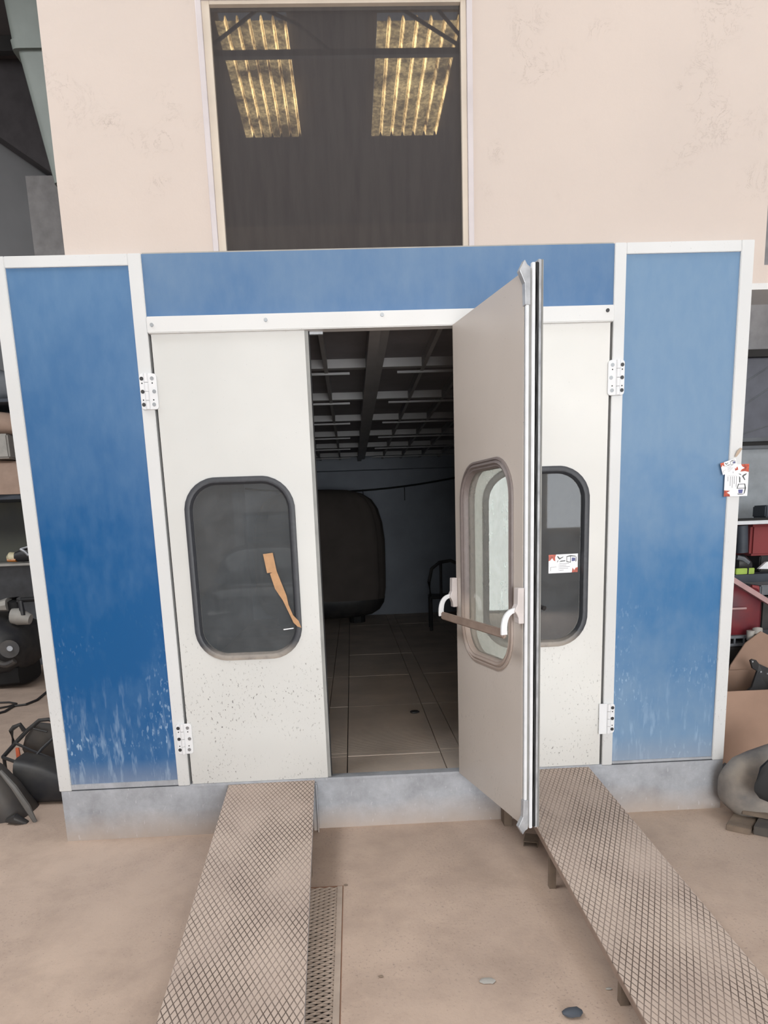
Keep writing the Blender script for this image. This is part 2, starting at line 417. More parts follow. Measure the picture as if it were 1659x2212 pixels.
# ------------------------------------------------------------------ hall
def hall():
    # floor with the drain pit left open (x 0.60..0.855, y -2.9..-0.675)
    b = MB()
    for x0, x1, y0, y1 in ((-9, .60, -10, 10), (.855, 10, -10, 10), (.60, .855, -.675, 10), (.60, .855, -10, -2.9)):
        b.box(x0, x1, y0, y1, -.12, 0)
    struct(b.build('floor', 'floor'))
        # roof with the skylight holes
    holes = [(-0.237, 0.515, -6.935, -4.691), (1.477, 2.375, -6.950, -4.717)]
    xs = sorted({-9, 10, *[h[0] for h in holes], *[h[1] for h in holes]}); ys = sorted({-10, 10, *[h[2] for h in holes], *[h[3] for h in holes]})
    b = MB()
    for x0, x1 in zip(xs, xs[1:]):
        for y0, y1 in zip(ys, ys[1:]):
            mx, my = (x0 + x1) / 2, (y0 + y1) / 2
            if any(h[0] < mx < h[1] and h[2] < my < h[3] for h in holes): continue
            b.box(x0, x1, y0, y1, 7.05, 7.2)
    struct(b.build('ceiling', 'roof'))
    struct(MB().box(-9.2, -9, -10, 10, 0, 7.05).build('wall_left', 'wall_grey'))
    struct(MB().box(10, 10.2, -10, 10, 0, 7.05).build('wall_right', 'wall_grey'))
    struct(MB().box(-9, -.85, 6, 6.2, 0, 7.05).build('wall_back', 'wall_grey'))
    struct(MB().box(-.85, 10, 9.8, 10, 0, 7.05).build('wall_far', 'wall_grey'))
    struct(MB().box(-9, 10, -10.2, -10, 0, 7.05).build('wall_front', 'wall_brown'))
    # plaster wall standing above the booth, with its window opening
    b = MB()
    wx0, wx1, wz0, wz1 = .345, 1.642, 3.03, 4.16
    for x0, x1, z0, z1 in ((-.38, wx0, 3.032, 7.05), (wx1, 3.052, 3.032, 7.05), (wx0, wx1, wz1, 7.05), (3.052, 3.135, 2.925, 7.05)):
        b.box(x0, x1, .055, .30, z0, z1)
    struct(b.build('wall_upper', 'plaster'))
    # beam going off to the right, with a paler lower moulding
    b = MB(); b.box(3.052, 8, .055, .30, 2.835, 2.925); struct(b.build('trim_2', 'plaster'))
    b = MB(); b.box(3.052, 8, .04, .30, 2.805, 2.835); struct(b.build('trim_3', 'strip_white'))
    # window
    w = MB(); w.box(.345, .372, .045, .12, 3.03, 4.16).box(1.615, 1.642, .045, .12, 3.03, 4.16).box(.345, 1.642, .045, .12, 4.115, 4.16)
    w = struct(w.build('window_1', 'win_frame2', None, bevel=.003))
    MB().box(.372, .408, .06, .11, 3.03, 4.115).box(1.588, 1.615, .06, .11, 3.03, 4.115).box(.408, 1.588, .06, .11, 4.10, 4.115).build('window_frame', 'win_frame', w, bevel=.002)
    MB().box(.408, 1.588, .085, .095, 3.03, 4.10).build('window_pane', 'win_glass', w)
    MB().box(.372, 1.615, .12, .29, 3.03, 3.05).build('window_sill', 'plaster', w)
    # dark sloping soffit high up on the left, grey pier below it
    p = [(-3.3455, 5.9000, 6.5767), (-2.3300, 5.9000, 5.8679), (-2.1625, 5.9000, 6.8920), (-2.2282, 5.9000, 8.5245), (-3.1646, 5.9000, 8.5295)]
    struct(MB().prism(p, (0, -.35, 0)).build('trim_4', 'soffit'))
    p = [(-2.6490, 5.7000, 6.3125), (-2.6812, 5.7000, 5.0160), (-2.1450, 5.7000, 5.0048), (-2.1016, 5.7000, 6.3043)]
    struct(MB().box(-2.70, -1.9, 5.65, 5.98, 0, 5.9).build('trim_5', simple('pale_grey_pier', (150, 147, 147), .8)))
hall()

kk = NT('mirrored_patch_glow'); kk.b.inputs['Emission Color'].default_value = (0.9, 0.95, 1, 1); kk.b.inputs['Emission Strength'].default_value = 3.0  # glow for the added box behind the viewer
GLOW = kk.done(lin((200, 205, 210)), 0.4)
# roof framing: purlins across the hall and a truss with diagonals below the skylights
def truss(y, label, z=6.62):
    t = thing('roof_truss', label, 'truss', (1, y, 7.0), 'steel roof trusses')
    MB().box(-8.9, 9.9, y - .03, y + .03, z - .03, z + .03).build('chord', 'steel_dark', t)
    for a, b_ in (((-.42, z), (.22, 7.03)), ((.30, 7.03), (.62, z + .28)), ((.62, z + .28), (1.0, z)), ((1.72, 7.03), (2.45, z)), ((2.1, 7.03), (2.5, z)), ((2.5, z), (3.2, 7.03)), ((-1.1, 7.03), (-.42, z))):
        MB().tube([(a[0], y, a[1]), (b_[0], y, b_[1])], .018, 6).build('diagonal', 'steel_dark', t)
struct(MB().box(4.78, 5.6, -9.99, -9.93, 1.55, 2.6).build('mirrored_glow_box', GLOW))  # added glowing box for the bright patch mirrored in the right pane
truss(-4.622, 'dark steel truss crossing under both golden skylights, mirrored in the high window')
for i, y in enumerate((1.4, 2.7, 4.0, 5.2)):
    tag(MB().box(-8.9, -.6, y - .04, y + .04, 6.9, 7.045).build('roof_purlin', 'steel_dark'),
        'dark steel purlin under the roof left of the plaster wall, %s from the front' % ('nearest', 'second', 'third', 'fourth')[i], 'roof beam', 'purlins at upper left')
def skylight(x0, x1, y0, y1, label, n):
    rows = []
    yn = 10
    prof = []
    for i in range(n):
        w = (x1 - x0) / n; a = x0 + i * w
        prof += [(a, 0), (a + w * .72, 0), (a + w * .80, .05), (a + w * .90, .05)]
    prof.append((x1, 0))
    for j in range(yn + 1):
        y = y0 + (y1 - y0) * j / yn
        rows.append([(px, y, 6.97 + pz) for px, pz in prof])
    o = MB().grid(rows, (0, 0, .006)).build('corrugated_skylight', 'skylight')
    tag(o, label, 'skylight', 'translucent roof sheets')
skylight(*(-0.237, 0.515, -6.935, -4.691), 'golden corrugated skylight sheet mirrored in the left half of the high window', 6)
skylight(*(1.477, 2.375, -6.950, -4.717), 'golden corrugated skylight sheet mirrored in the right half of the high window', 6)

# air duct rising behind the plaster wall, upper left
d = thing('air_duct', 'greenish grey air duct with a collar rising left of the plaster wall', 'duct', (-1.2241, 3.2000, 4.6482))
a, b_, c_ = V((-1.3443, 3.2000, 6.3209)), V((-1.2983, 3.2000, 5.6632)), V((-1.1437, 3.2000, 4.6467))
mt = simple('duct_metal', (116, 122, 117), .5, .1, .1, 3)
def duct(p, q, w0, w1): return MB().loft([(p, (w0, 0, 0), (0, w0 * .8, 0)), (q, (w1, 0, 0), (0, w1 * .8, 0))], 32, 14)
duct(a, b_, .345, .335).build('upper_pipe', mt, d, smooth=True)
duct(b_, c_, .31, .29).build('lower_pipe', mt, d, smooth=True)
dd = (c_ - b_).normalized()
duct(b_ - dd * .02, b_ + dd * .05, .345, .345).build('collar', mt, d, smooth=True)

# ------------------------------------------------------------------ spray booth
XL0, XL1, XL2, XR1, XR2, XR3 = -.722, -.655, -.065, 2.399, 2.983, 3.05
W, ZB, ZD, ZS, ZT = 2.34, .301, 2.657, 2.734, 3.026
booth = thing('paint_booth', 'large blue and white paint booth with its middle door leaf swung open', 'paint booth', (1.17, 3.7, 0))
for x0, x1, m, l in ((XL0, XL1, 'post_white', 'white outer corner post on the left'), (XL2, 0, 'post_white', 'white door post left of the doors'),
               (W, XR1, 'post_white', 'white door post right of the doors'), (XR2, XR3, 'post_white', 'white outer corner post on the right')):
    lab(MB().box(x0, x1, 0, .06, ZB - .005, ZT, 0.003).build('post', m, booth), l)
for x0, x1, l in ((XL1, XL2, 'left'), (XR1, XR2, 'right')):
    MB().box(x0, x1, .002, .055, ZT - .052, ZT, .002).build('top_rail', 'post_white', booth)
    MB().box(x0, x1, .002, .055, ZB, ZB + (.03 if l == 'left' else .015), .002).build('bottom_rail', 'galv', booth)
lab(MB().box(XL1, XL2, .012, .05, ZB + .02, ZT - .05).build('blue_panel', 'blue_left', booth), 'tall blue panel left of the doors, deep blue and scratched low down')
lab(MB().box(XR1, XR2, .012, .05, ZB + .01, ZT - .05).build('blue_panel', 'blue_right', booth), 'tall blue panel right of the doors, paler with dust and painted sheen')
lab(MB().box(0, W, .012, .05, ZS - .01, ZT).build('blue_panel', 'blue_top', booth), 'long blue header panel over the doors')
MB().box(0.003, W - .003, .014, .05, ZT, ZT + .006).build('panel_edge', 'palegrey', booth)
rail = MB().box(.004, W - .004, -.022, .045, ZD, ZS, .004).build('door_rail', 'strip_white', booth)
for x, z, m in ((.029, 2.694, 'screw_light'), (.588, 2.704, 'screw_light'), (1.165, 2.714, 'screw_light'), (2.301, 2.707, 'screw')):
    MB().tube([(x, -.0225, z), (x, -.027, z)], .009, 12).build('screw', m, rail)
# plinth
MB().box(-.712, 3.047, .0, .03, 0, ZB - .006).build('plinth', 'galv', booth)
MB().box(-.712, -.69, .03, 7.5, 0, ZB - .006).box(3.025, 3.047, .03, 7.5, 0, ZB - .006).build('plinth_side', 'galv', booth)
MB().box(.0, W, -.004, .06, ZB - .012, ZB + .002).build('sill', 'galv', booth)
# shell
MB().box(-.72, -.66, .06, 7.6, ZB - .01, ZT).build('side_wall', 'booth_in', booth)
MB().box(2.99, 3.05, .06, 7.6, ZB - .01, ZT).build('side_wall', 'booth_in', booth)
MB().box(-.66, 2.99, 7.5, 7.6, ZB, ZT - .06).build('back_wall', 'booth_in', booth)
MB().box(-.66, 2.99, .06, 7.6, ZT - .06, ZT).build('roof_panel', 'booth_in', booth)
MB().box(-.66, 2.99, .06, 7.5, .20, .27).build('underfloor', 'blackgap', booth)
# inner front returns, seen from inside the opening
MB().box(-.66, -.02, .062, .085, ZB, ZT - .06).box(2.36, 2.99, .062, .085, ZB, ZT - .06).box(-.02, 2.36, .062, .085, 2.72, ZT - .06).build('front_lining', 'booth_in', booth)
# floor plates
b = MB()
colx = [-.65, .14, .735, .882, 1.459, 1.59, 2.2, 2.98]; rowy = [.065, .368, .434, 1.6, 2.75, 3.9, 5.1, 6.3, 7.49]
for i in range(len(colx) - 1):
    for j in range(len(rowy) - 1):
        b.box(colx[i] + .003, colx[i + 1] - .003, rowy[j] + .003, rowy[j + 1] - .003, .27, ZB - random.uniform(.0, .003))
b.build('floor_grating', 'grating', booth)
# ceiling grid: wide double beam, lengthwise ribs, cross ribs
b = MB()
b.box(1.105, 1.165, .1, 7.3, 2.675, 2.76).box(1.165, 1.215, .1, 7.3, 2.70, 2.76)
for x in (-.32, -.05, .25, .55, .845, 1.485, 1.76, 2.05, 2.34, 2.64): b.box(x - .012, x + .012, .1, 7.3, 2.70, 2.76)
for j in range(6):
    y = 1.12 + j * 1.145
    b.box(-.66, 2.99, y - .028, y + .028, 2.705, 2.76)
    b.box(-.66, 1.0, y + .10, y + .115, 2.69, 2.705).box(1.32, 2.99, y + .10, y + .115, 2.69, 2.705)
b.build('ceiling_grid', 'rib', booth)
MB().box(-.66, 2.99, .09, 7.3, 2.76, 2.785).build('ceiling_filter', 'filter', booth)
MB().box(-.66, 2.99, 7.3, 7.48, 2.55, 2.76).build('ceiling_border', 'booth_in', booth)

# doors: leaf in its own (u, v, z): u from the hinge edge, v=0 outer face, v=TH inner face
TH = .05; LW = .78
def leaf(T, outer_m, inner_m, label, side, glass, gask_out, gask_in, w=LW):
    z0, z1 = ZB + .003, (ZD + .02 if side != 'open' else ZD)
    cu, cz = w / 2, 1.48; hw, hh, r = .275, .47, .16
    g = .006
    n = 96
    ths = [2 * math.pi * i / n for i in range(n)]
    gh = .015
    for sx in (gh - cu, w - g - cu):
        for sz in (z0 - cz, z1 - cz): ths.append(math.atan2(sz, sx) % (2 * math.pi))
    ths = sorted(set(ths))
    def outer(th):
        c, s_ = math.cos(th), math.sin(th)
        t = min(((w - g - cu) if c > 0 else (cu - gh)) / max(abs(c), 1e-9), ((z1 - cz) if s_ > 0 else (cz - z0)) / max(abs(s_), 1e-9))
        return cu + c * t, cz + s_ * t
    def loop(d, v):
        return [T(V((cu + x, v, cz + z))) for x, z in (rrp(th, hw - d, hh - d, r - d) for th in ths)]
    O = [outer(th) for th in ths]
    of = [T(V((x, 0, z))) for x, z in O]; ob = [T(V((x, TH, z))) for x, z in O]
    om = [T(V((x, TH - .004, z))) for x, z in O]
    mb = MB(); mb.rings([loop(.0, TH / 2), loop(0, 0), of, om])
    lf = mb.build('door_leaf', outer_m, booth); lab(lf, label)
    mb = MB(); mb.rings([om, ob, loop(0, TH), loop(0, TH / 2)])
    mb.build('inner_skin', inner_m, lf)
    mb = MB(); mb.rings([loop(-.012, -.001), loop(-.010, -.010), loop(.004, -.014), loop(.016, -.010), loop(.022, .002), loop(.026, TH / 2 - .006), loop(.0, TH / 2 - .006)])
    mb.build('window_seal', gask_out, lf, smooth=True)
    mb = MB(); mb.rings([loop(-.022, TH + .001), loop(-.020, TH + .008), loop(-.012, TH + .010), loop(-.008, TH + .004), loop(.004, TH + .012), loop(.012, TH + .004), loop(.018, TH + .004), loop(.024, TH - .004), loop(.026, TH / 2 + .004), loop(.0, TH / 2 + .004)])
    mb.build('inner_window_seal', gask_in, lf, smooth=True)
    ring = [rrp(th, hw - .004, hh - .004, r - .004) for th in ths]
    mb = MB(); mb.prism([(cu + x, TH / 2 - .003, cz + z) for x, z in ring], (0, .006, 0), T)
    mb.build('window_pane', glass, lf)
    return lf
def TL(p): return V((p.x, p.y, p.z))
def TR(p): return V((W - p.x, p.y, p.z))
ANG = 1.3319
HX = W - LW
du = V((math.cos(ANG), -math.sin(ANG), 0)); dn = V((-math.sin(ANG), -math.cos(ANG), 0))
def TM(p): return V((HX, 0, 0)) + du * p.x + dn * p.y + V((0, 0, p.z))
lfL = leaf(TL, 'door_white', 'door_inner', 'closed left door leaf with speckled lower half', 'l', 'glass_door', 'rubber', 'rubber_dusty')
lfR = leaf(TR, 'door_right', 'door_inner', 'closed right door leaf, partly behind the open one', 'r', 'glass_door', 'rubber', 'rubber_dusty')
lfM = leaf(TM, 'door_white', 'door_inner', 'middle door leaf swung open, showing its dusty beige inside', 'open', 'glass_open', 'rubber_dusty', 'rubber_dusty')
# meeting edge of the left leaf: grey sealing profile
MB().box(LW - .006, LW + .012, .008, .045, ZB + .004, ZD + .01).build('edge_seal', 'greystrip', lfL)
MB().box(LW + .012, LW + .018, .02, .032, ZB + .01, ZD).build('edge_lip', 'blackgap', lfL)
MB().box(LW + .004, LW + .085, .03, .05, ZD - .012, ZD + .004).build('top_latch', 'alu', lfL)
# dark stops behind the two hinge gaps
for x in (-.014, W - .02): MB().box(x, x + .034, TH + .001, .062, ZB, ZD + .03).build('door_stop', 'blackgap', booth)
# free edge of the open leaf: profiles, seal, rod, bolts
def lb(u0, u1, v0, v1, z0, z1, name, m, bev=.001):
    return MB().box(u0, u1, v0, v1, z0, z1, bev, TM).build(name, m, lfM)
lb(LW - .006, LW + .004, .002, .048, ZB, ZD + .01, 'edge_channel', 'greystrip')
lb(LW - .004, LW + .014, .035, .048, ZB + .13, ZD - .09, 'bolt_rod', 'alu_white', .002)
lb(LW - .004, LW + .012, .006, .021, ZB - .012, ZD + .03, 'edge_strip', 'alu_white', .002)
# rubber lip, slightly wavy
rows = []
for i in range(90):
    z = ZB - .005 + (ZD + .035 - ZB) * i / 89; q = .0022 * math.sin(i * 1.3) + .0018 * math.sin(i * .43)
    rows.append([(LW - .004, .004 + q, z), (LW + .013, .001 + q, z), (LW + .015, -.004 + q, z), (LW + .010, -.010, z), (LW - .004, -.010, z)])
MB().grid(rows, None, TM).build('rubber_lip', 'blackgap', lfM)
lb(LW - .03, LW + .006, -.024, -.010, ZB - .014, ZD + .045, 'edge_lip', 'alu', .002)
lb(LW - .10, LW + .006, -.033, -.025, ZB - .014, ZD + .045, 'cover_strip', 'greystrip', .002)
# top and bottom shoot-bolt heads (pointed castings)
for s_, zc in ((1, ZD), (-1, ZB)):
    pr = [(.030, zc - s_ * .13), (.052, zc - s_ * .13), (.055, zc - s_ * .05), (.078, zc - s_ * .005), (.055, zc + s_ * .035), (.044, zc + s_ * .018), (.030, zc + s_ * .01)]
    MB().prism([(LW - .01, v, z) for v, z in pr], (.026, 0, 0), TM).build('bolt_head', 'alu', lfM, bevel=.002)
# push bar
for u0, u1 in ((-.004, .034), (LW - .028, LW + .012)):
    prof = [(TH + .001, 1.245), (TH + .001, 1.40), (TH + .030, 1.40), (TH + .032, 1.33), (TH + .040, 1.315), (TH + .044, 1.30), (TH + .034, 1.285), (TH + .028, 1.27), (TH + .026, 1.245)]
    MB().prism([(u0, v, z) for v, z in prof], (u1 - u0, 0, 0), TM).build('push_bar_bracket', 'dustyplastic', lfM, bevel=.003)
HB = TH + .085
for u in (.006, LW - .012):
    a = bez((u, TH + .034, 1.305), (u, HB + .012, 1.30), (u, HB + .004, 1.20), 10)
    rows = []
    for i, p in enumerate(a):
        t = V(a[min(i + 1, 10)]) - V(a[max(i - 1, 0)]); nn = V((0, -t.z, t.y)).normalized() * (.010 + .004 * i / 10)
        rows.append([p + nn, p - nn])
    mbx = MB(); mbx.grid([[r[0], r[1]] for r in rows], (.014, 0, 0), TM); mbx.build('push_arm', 'whiteplastic', lfM, bevel=.002)
MB().box(.018, LW - .010, HB - .012, HB + .008, 1.183, 1.222, .005, TM).build('cross_bar', 'barbrown', lfM)
# handle stub on the outside of the open leaf
MB().tube([TM(V((LW - .09, -.0, 1.305))), TM(V((LW - .09, -.06, 1.305)))], .012, 10).tube([TM(V((LW - .09, -.055, 1.31))), TM(V((LW - .03, -.07, 1.30)))], .011, 10).box(LW - .10, LW - .08, -.05, -.036, 1.23, 1.30, .004, TM).build('outer_handle', 'screw', lfM, smooth=True)
# hinges
def hinge(xc, zc, s, label, parent, cover=False):
    """s=+1: door leaf plate lies to +x"""
    h = MB()
    L = .172
    def plate(x0, x1):
        n = 8; r = .016; pts = []
        lo, hi = zc - L / 2, zc + L / 2
        outerx = x1 if abs(x1 - xc) > abs(x0 - xc) else x0; innerx = x0 if outerx == x1 else x1
        sg = 1 if outerx > innerx else -1
        pts = [(innerx, lo), (outerx - sg * r, lo)] + [(outerx - sg * r + sg * r * math.sin(i * math.pi / 2 / n), lo + r - r * math.cos(i * math.pi / 2 / n)) for i in range(1, n + 1)]
        pts += [(outerx - sg * r + sg * r * math.cos(i * math.pi / 2 / n), hi - r + r * math.sin(i * math.pi / 2 / n)) for i in range(0, n + 1)] + [(innerx, hi)]
        h.prism([(x, -.002, z) for x, z in pts], (0, -.009, 0))
    plate(xc + s * .006, xc + s * .052)
    plate(xc - s * .006, xc - s * .034)
    ho = h.build('hinge', 'whiteplastic', parent, bevel=.002); lab(ho, label)
    k = MB()
    for i in range(4):
        a = zc - L / 2 + i * L / 4 + .001
        k.tube([(xc, -.011, a), (xc, -.011, a + L / 4 - .002)], .0115, 14)
    k.build('hinge_barrel', 'whiteplastic', ho, smooth=True)
    if cover:
        MB().box(min(xc + s * .01, xc + s * .056), max(xc + s * .01, xc + s * .056), -.014, -.010, zc - L / 2 - .002, zc + L / 2 + .002, .0015).build('hinge_cover', 'whiteplastic', ho)
    for x in ((xc + s * .030, xc - s * .021) if not cover else (xc - s * .021,)):
        dark = (x - xc) * s < 0
        for dz, e in ((-.062, 0), (0, .006 * s if not dark else 0), (.062, 0)):
            MB().tube([(x + e, -.0105, zc + dz), (x + e, -.0125, zc + dz)], .0095, 14).build('screw', 'screw' if dark else 'screw_light', ho)
        for dz in (-.04, .04):
            MB().tube([(x, -.0105, zc + dz), (x, -.0118, zc + dz)], .0035, 8).build('hinge_pin_hole', 'blackgap', ho)
hinge(-.028, 2.387, 1, 'upper white hinge at the left door post', booth)
hinge(-.012, .571, 1, 'lower white hinge at the left door post', booth)
hinge(2.368, 2.389, -1, 'upper white hinge at the right door post', booth)
hinge(2.368, .575, -1, 'lower white hinge at the right door post, its plate under a plain cover', booth, True)

# ------------------------------------------------------------------ tape and cards
def poly_xz(pts, y, th=-.0012): return MB().prism([(x, y, z) for x, z in pts], (0, th, 0))
tp = poly_xz([(0.5254, 1.4587), (0.5469, 1.3772), (0.5847, 1.3140), (0.6201, 1.2281), (0.6341, 1.1925), (0.6551, 1.1700), (0.6745, 1.1632), (0.6619, 1.2014), (0.6340, 1.2325), (0.6128, 1.2906), (0.6058, 1.3379), (0.5769, 1.4250), (0.5606, 1.4744)], -.0155).build('tape_strip', 'tape')
tag(tp, 'torn brown masking tape hanging across the left door window', 'tape')
poly_xz([(0.4959, 1.5617), (0.5472, 1.5670), (0.5626, 1.4671), (0.5110, 1.4618)], -.0168).build('tape_end', 'tape', tp)
tp2 = poly_xz([(0.5775, 1.1597), (0.6324, 1.1649), (0.6321, 1.1599), (0.5796, 1.1546)], -.0155).build('tape_scrap', 'card')
tag(tp2, 'tiny white scrap at the lower right of the left door window', 'scrap')
def card(name, label, T, w, h, group='small printed cards'):
    """T maps (a, b) with a to the right 0..w, b up 0..h, c out"""
    def poly(pts, c0, c1): return MB().prism([V(T(a, b_, c0)) for a, b_ in pts], V(T(0, 0, c1)) - V(T(0, 0, c0)))
    c = poly([(0, 0), (w, 0), (w, h), (0, h)], 0, .0008).build(name, 'card')
    tag(c, label, 'card', group)
    q = MB()
    def add(mb, pts, c0=.0008, c1=.0012): mb.prism([V(T(a * w, b_ * h, c0)) for a, b_ in pts], V(T(0, 0, c1)) - V(T(0, 0, c0)))
    m = MB(); add(m, [(0, .66), (.06, .70), (.12, .82), (.16, .70), (.23, .64), (.22, .84), (.25, 1), (0, 1)]); m.build('corner_motif', 'orange', c)
    m = MB(); add(m, [(.80, 0), (1, 0), (1, .27), (.93, .24), (.88, .12), (.82, .26)]); m.build('corner_motif', 'orange', c)
    m = MB(); add(m, [(.28, .92), (.33, .90), (.38, .80), (.50, .88), (.50, .84), (.37, .72), (.32, .80)]); add(m, [(.29, .56), (.32, .62), (.34, .70), (.30, .66)]); add(m, [(.36, .60), (.57, .62), (.57, .67), (.42, .66)])
    add(m, [(.61, .88), (.75, .93), (.92, .88), (.92, .84), (.75, .87), (.61, .84)]); add(m, [(.61, .58), (.63, .57), (.63, .88), (.61, .88)]); add(m, [(.74, .54), (.76, .54), (.76, .90), (.74, .90)]); add(m, [(.61, .58), (.75, .53), (.76, .56), (.62, .62)]); add(m, [(.92, .56), (.95, .60), (.95, .80), (.93, .88)])
    m.build('printed_logo', 'printdark', c)
    m = MB(); add(m, [(.79, .60), (.91, .62), (.91, .78), (.79, .80)]); m.build('printed_picture', 'printblue', c)
    m = MB()
    for b0, l in ((.48, .33), (.39, .24), (.31, .36), (.22, .30), (.12, .15)): add(m, [(.37, b0), (.37 + l, b0 + .01), (.37 + l, b0 + .035), (.37, b0 + .025)])
    add(m, [(.345, .10), (.35, .10), (.35, .50), (.345, .50)]); add(m, [(.07, .31), (.27, .33), (.27, .35), (.07, .33)]); add(m, [(.06, .12), (.075, .12), (.075, .33), (.06, .33)])
    m.build('printed_lines', 'printgrey', c)
    return c
ca = math.radians(-1)
card('business_card', 'small printed card with orange corners stuck on the right door window', lambda a, b_, c: (2.026 + a, TH / 2 - .0035 - c, 1.399 + b_ + a * .012), .160, .100)
# two cards taped on the right corner post
def onpost(px0, pz0, ang, y):
    ca_, sa = math.cos(ang), math.sin(ang)
    return lambda a, b_, c: (px0 + a * ca_ - b_ * sa, y - c, pz0 + a * sa + b_ * ca_)
card('business_card', 'printed card hanging upright on the right corner post, its orange corner over the edge', onpost(2.960, 1.938, -math.pi / 2, -.006), .165, .128)
card('business_card', 'tilted white card, the smaller one, taped over another on the right corner post', onpost(2.946, 1.885, .30, -.012), .085, .062)
tag(poly_xz([(3.0043, 1.9778), (3.0150, 2.0057), (3.0314, 2.0216), (3.0417, 2.0166), (3.0259, 1.9913), (3.0120, 1.9752)], -.014).build('tape_strip', 'tape_pale'), 'short pale brown tape above the cards on the right corner post', 'tape')

# ------------------------------------------------------------------ ramps
RD = V((-0.0263, 0.9948, 0.0980))
def ramp(x0, x1, label, leg_ys, zt=.292):
    root = thing('loading_ramp', label, 'ramp', ((x0 + x1) / 2, -1.4, 0), 'tread plate ramps')
    e = V((1, 0, 0)); o0 = V((0, -.012, zt)); L = (zt - .012) / RD.z
    nrm = e.cross(RD).normalized()
    if nrm.z < 0: nrm = -nrm
    # deck is built in its own frame so that the tread follows it
    me = MB(); w = x1 - x0
    me.box(0, w, -L, 0, -.006, 0)
    deck = me.build('deck', 'ramp', root)
    M3 = Matrix((( (e - RD * e.dot(RD)).normalized().x, RD.x, nrm.x, x0), ((e - RD * e.dot(RD)).normalized().y, RD.y, nrm.y, -.012), ((e - RD * e.dot(RD)).normalized().z, RD.z, nrm.z, zt), (0, 0, 0, 1)))
    deck.matrix_basis = M3
    def T(p): return M3 @ p
    MB().box(0, .004, -L, -.01, -.032, -.0005, 0, T).build('side_rim', 'barbrown', root)
    MB().box(w - .004, w, -L, -.01, -.032, -.0005, 0, T).build('side_rim', 'alu', root)
    for ly in leg_ys:
        z = zt + (ly / RD.y) * RD.z - .012
        for sx in (.012, w - .042):
            MB().box(x0 + sx - RD.x * 0 + ly * RD.x / RD.y * 1, x0 + sx + .03 + ly * RD.x / RD.y, ly - .03, ly, 0, z).build('leg', 'wood', root)
    return root, T, w
r1, T1, w1 = ramp(.218, .698, 'tread plate ramp leading to the left door leaf, beside the floor drain', (-.55, -1.5))
r2, T2, w2 = ramp(1.782, 2.262, 'tread plate ramp under the open door leaf, leading to the right leaf', (-.78, -1.6))
MB().box(.682, .712, -.03, -.024, .0, .285, .002).box(.706, .712, -.06, -.024, .0, .285, .002).build('support_plate', 'galv', r1)
MB().box(1.755, 1.80, -.10, -.02, .0, .10, .002).build('foot_block', 'wood', r2)

# ------------------------------------------------------------------ floor drain
dr = thing('floor_drain', 'long floor drain with an expanded metal grate right beside the left ramp', 'drain', (.73, -1.7, 0))
MB().box(.60, .603, -2.9, -.675, -.11, .001).box(.851, .855, -2.9, -.675, -.11, .001).box(.603, .851, -.679, -.675, -.11, .001).build('drain_frame', 'rust', dr)
MB().box(.605, .85, -2.89, -.68, -.119, -.10).build('drain_bottom', 'blackgap', dr)
MB().box(.826, .850, -2.9, -.68, -.006, .002).build('grate_border', simple('dusty_grate', (186, 168, 154), .8), dr)
b = MB(); s = .0150; P = .046; j = 0; y = -.69
while y > -2.3:
    for half in (0, 1):
        pass
    ph = j % 2
    pts = []; x = .604
    nseg = int((.826 - .604) / (P / 2)) + 1
    for i in range(nseg + 1):
        xx = min(.604 + i * P / 2, .828)
        up = ((i + ph) % 2) == 0
        pts.append((xx, y + (s * .34 if up else -s * .34)))
    rows = [[(px, py - .0046, -.005) for px, py in pts], [(px, py + .0046, .000) for px, py in pts]]
    b.grid(rows, (0, .0010, -.0012))
    y -= s; j += 1
b.build('expanded_grate', simple('dusty_mesh', (180, 162, 148), .8), dr)

# ------------------------------------------------------------------ small things on the floor
g = thing('floor_bracket', 'small steel channel piece lying under the open door leaf', 'bracket', (1.82, -.33, 0))
def TB(p):
    c, s_ = math.cos(-.35), math.sin(-.35); return V((1.80 + p.x * c - p.y * s_, -.36 + p.x * s_ + p.y * c, p.z))
MB().box(0, .075, 0, .10, .024, .030, .001, TB).build('top_plate', 'wood', g)
MB().box(0, .005, 0, .10, 0, .024, .0, TB).box(.07, .075, 0, .10, 0, .024, 0, TB).build('flange', 'wood', g)
def blob(name, x, y, z, rx, ry, rz, m, label, cat, group=None):
    mb = MB(); secs = []
    for k in range(6):
        t = -1 + 2 * k / 5; rr_ = math.sqrt(max(1 - t * t, .08)); j_ = random.uniform(.8, 1.15)
        secs.append(((x + t * rx, y + random.uniform(-.1, .1) * ry, z + rz), (0, ry * rr_ * j_, 0), (0, 0, rz * rr_)))
    return tag(mb.loft(secs, 9, 2.0).build(name, m, None, smooth=True), label, cat, group)
blob('plaster_flake', 1.40, -1.453, 0, .030, .02, .004, 'palegrey', 'pale oval flake on the floor between the ramps', 'flake')
blob('rubble_lump', 1.655, -1.665, 0, .035, .026, .014, 'slate', 'dark blue grey lump on the floor left of the right ramp', 'lump')
blob('wood_chip', *(1.8276, -1.5401, 0.0000)[:2], 0, .012, .005, .004, 'palegrey', 'small pale chip on the floor against the right ramp', 'chip')
blob('bark_scrap', *(1.0048, -1.3901, 0.0000)[:2], 0, .010, .005, .004, 'wood', 'small brown scrap on the floor right of the drain', 'scrap')
blob('bark_scrap', *(0.8656, -0.6751, 0.0000)[:2], 0, .010, .005, .004, 'wood', 'small dark scrap at the far corner of the drain', 'scrap')
blob('crumpled_foil', *(1.3821, 1.3102, 0.3000)[:2], .301, .035, .028, .012, 'screw', 'small crumpled dark piece on the floor inside the booth', 'scrap')

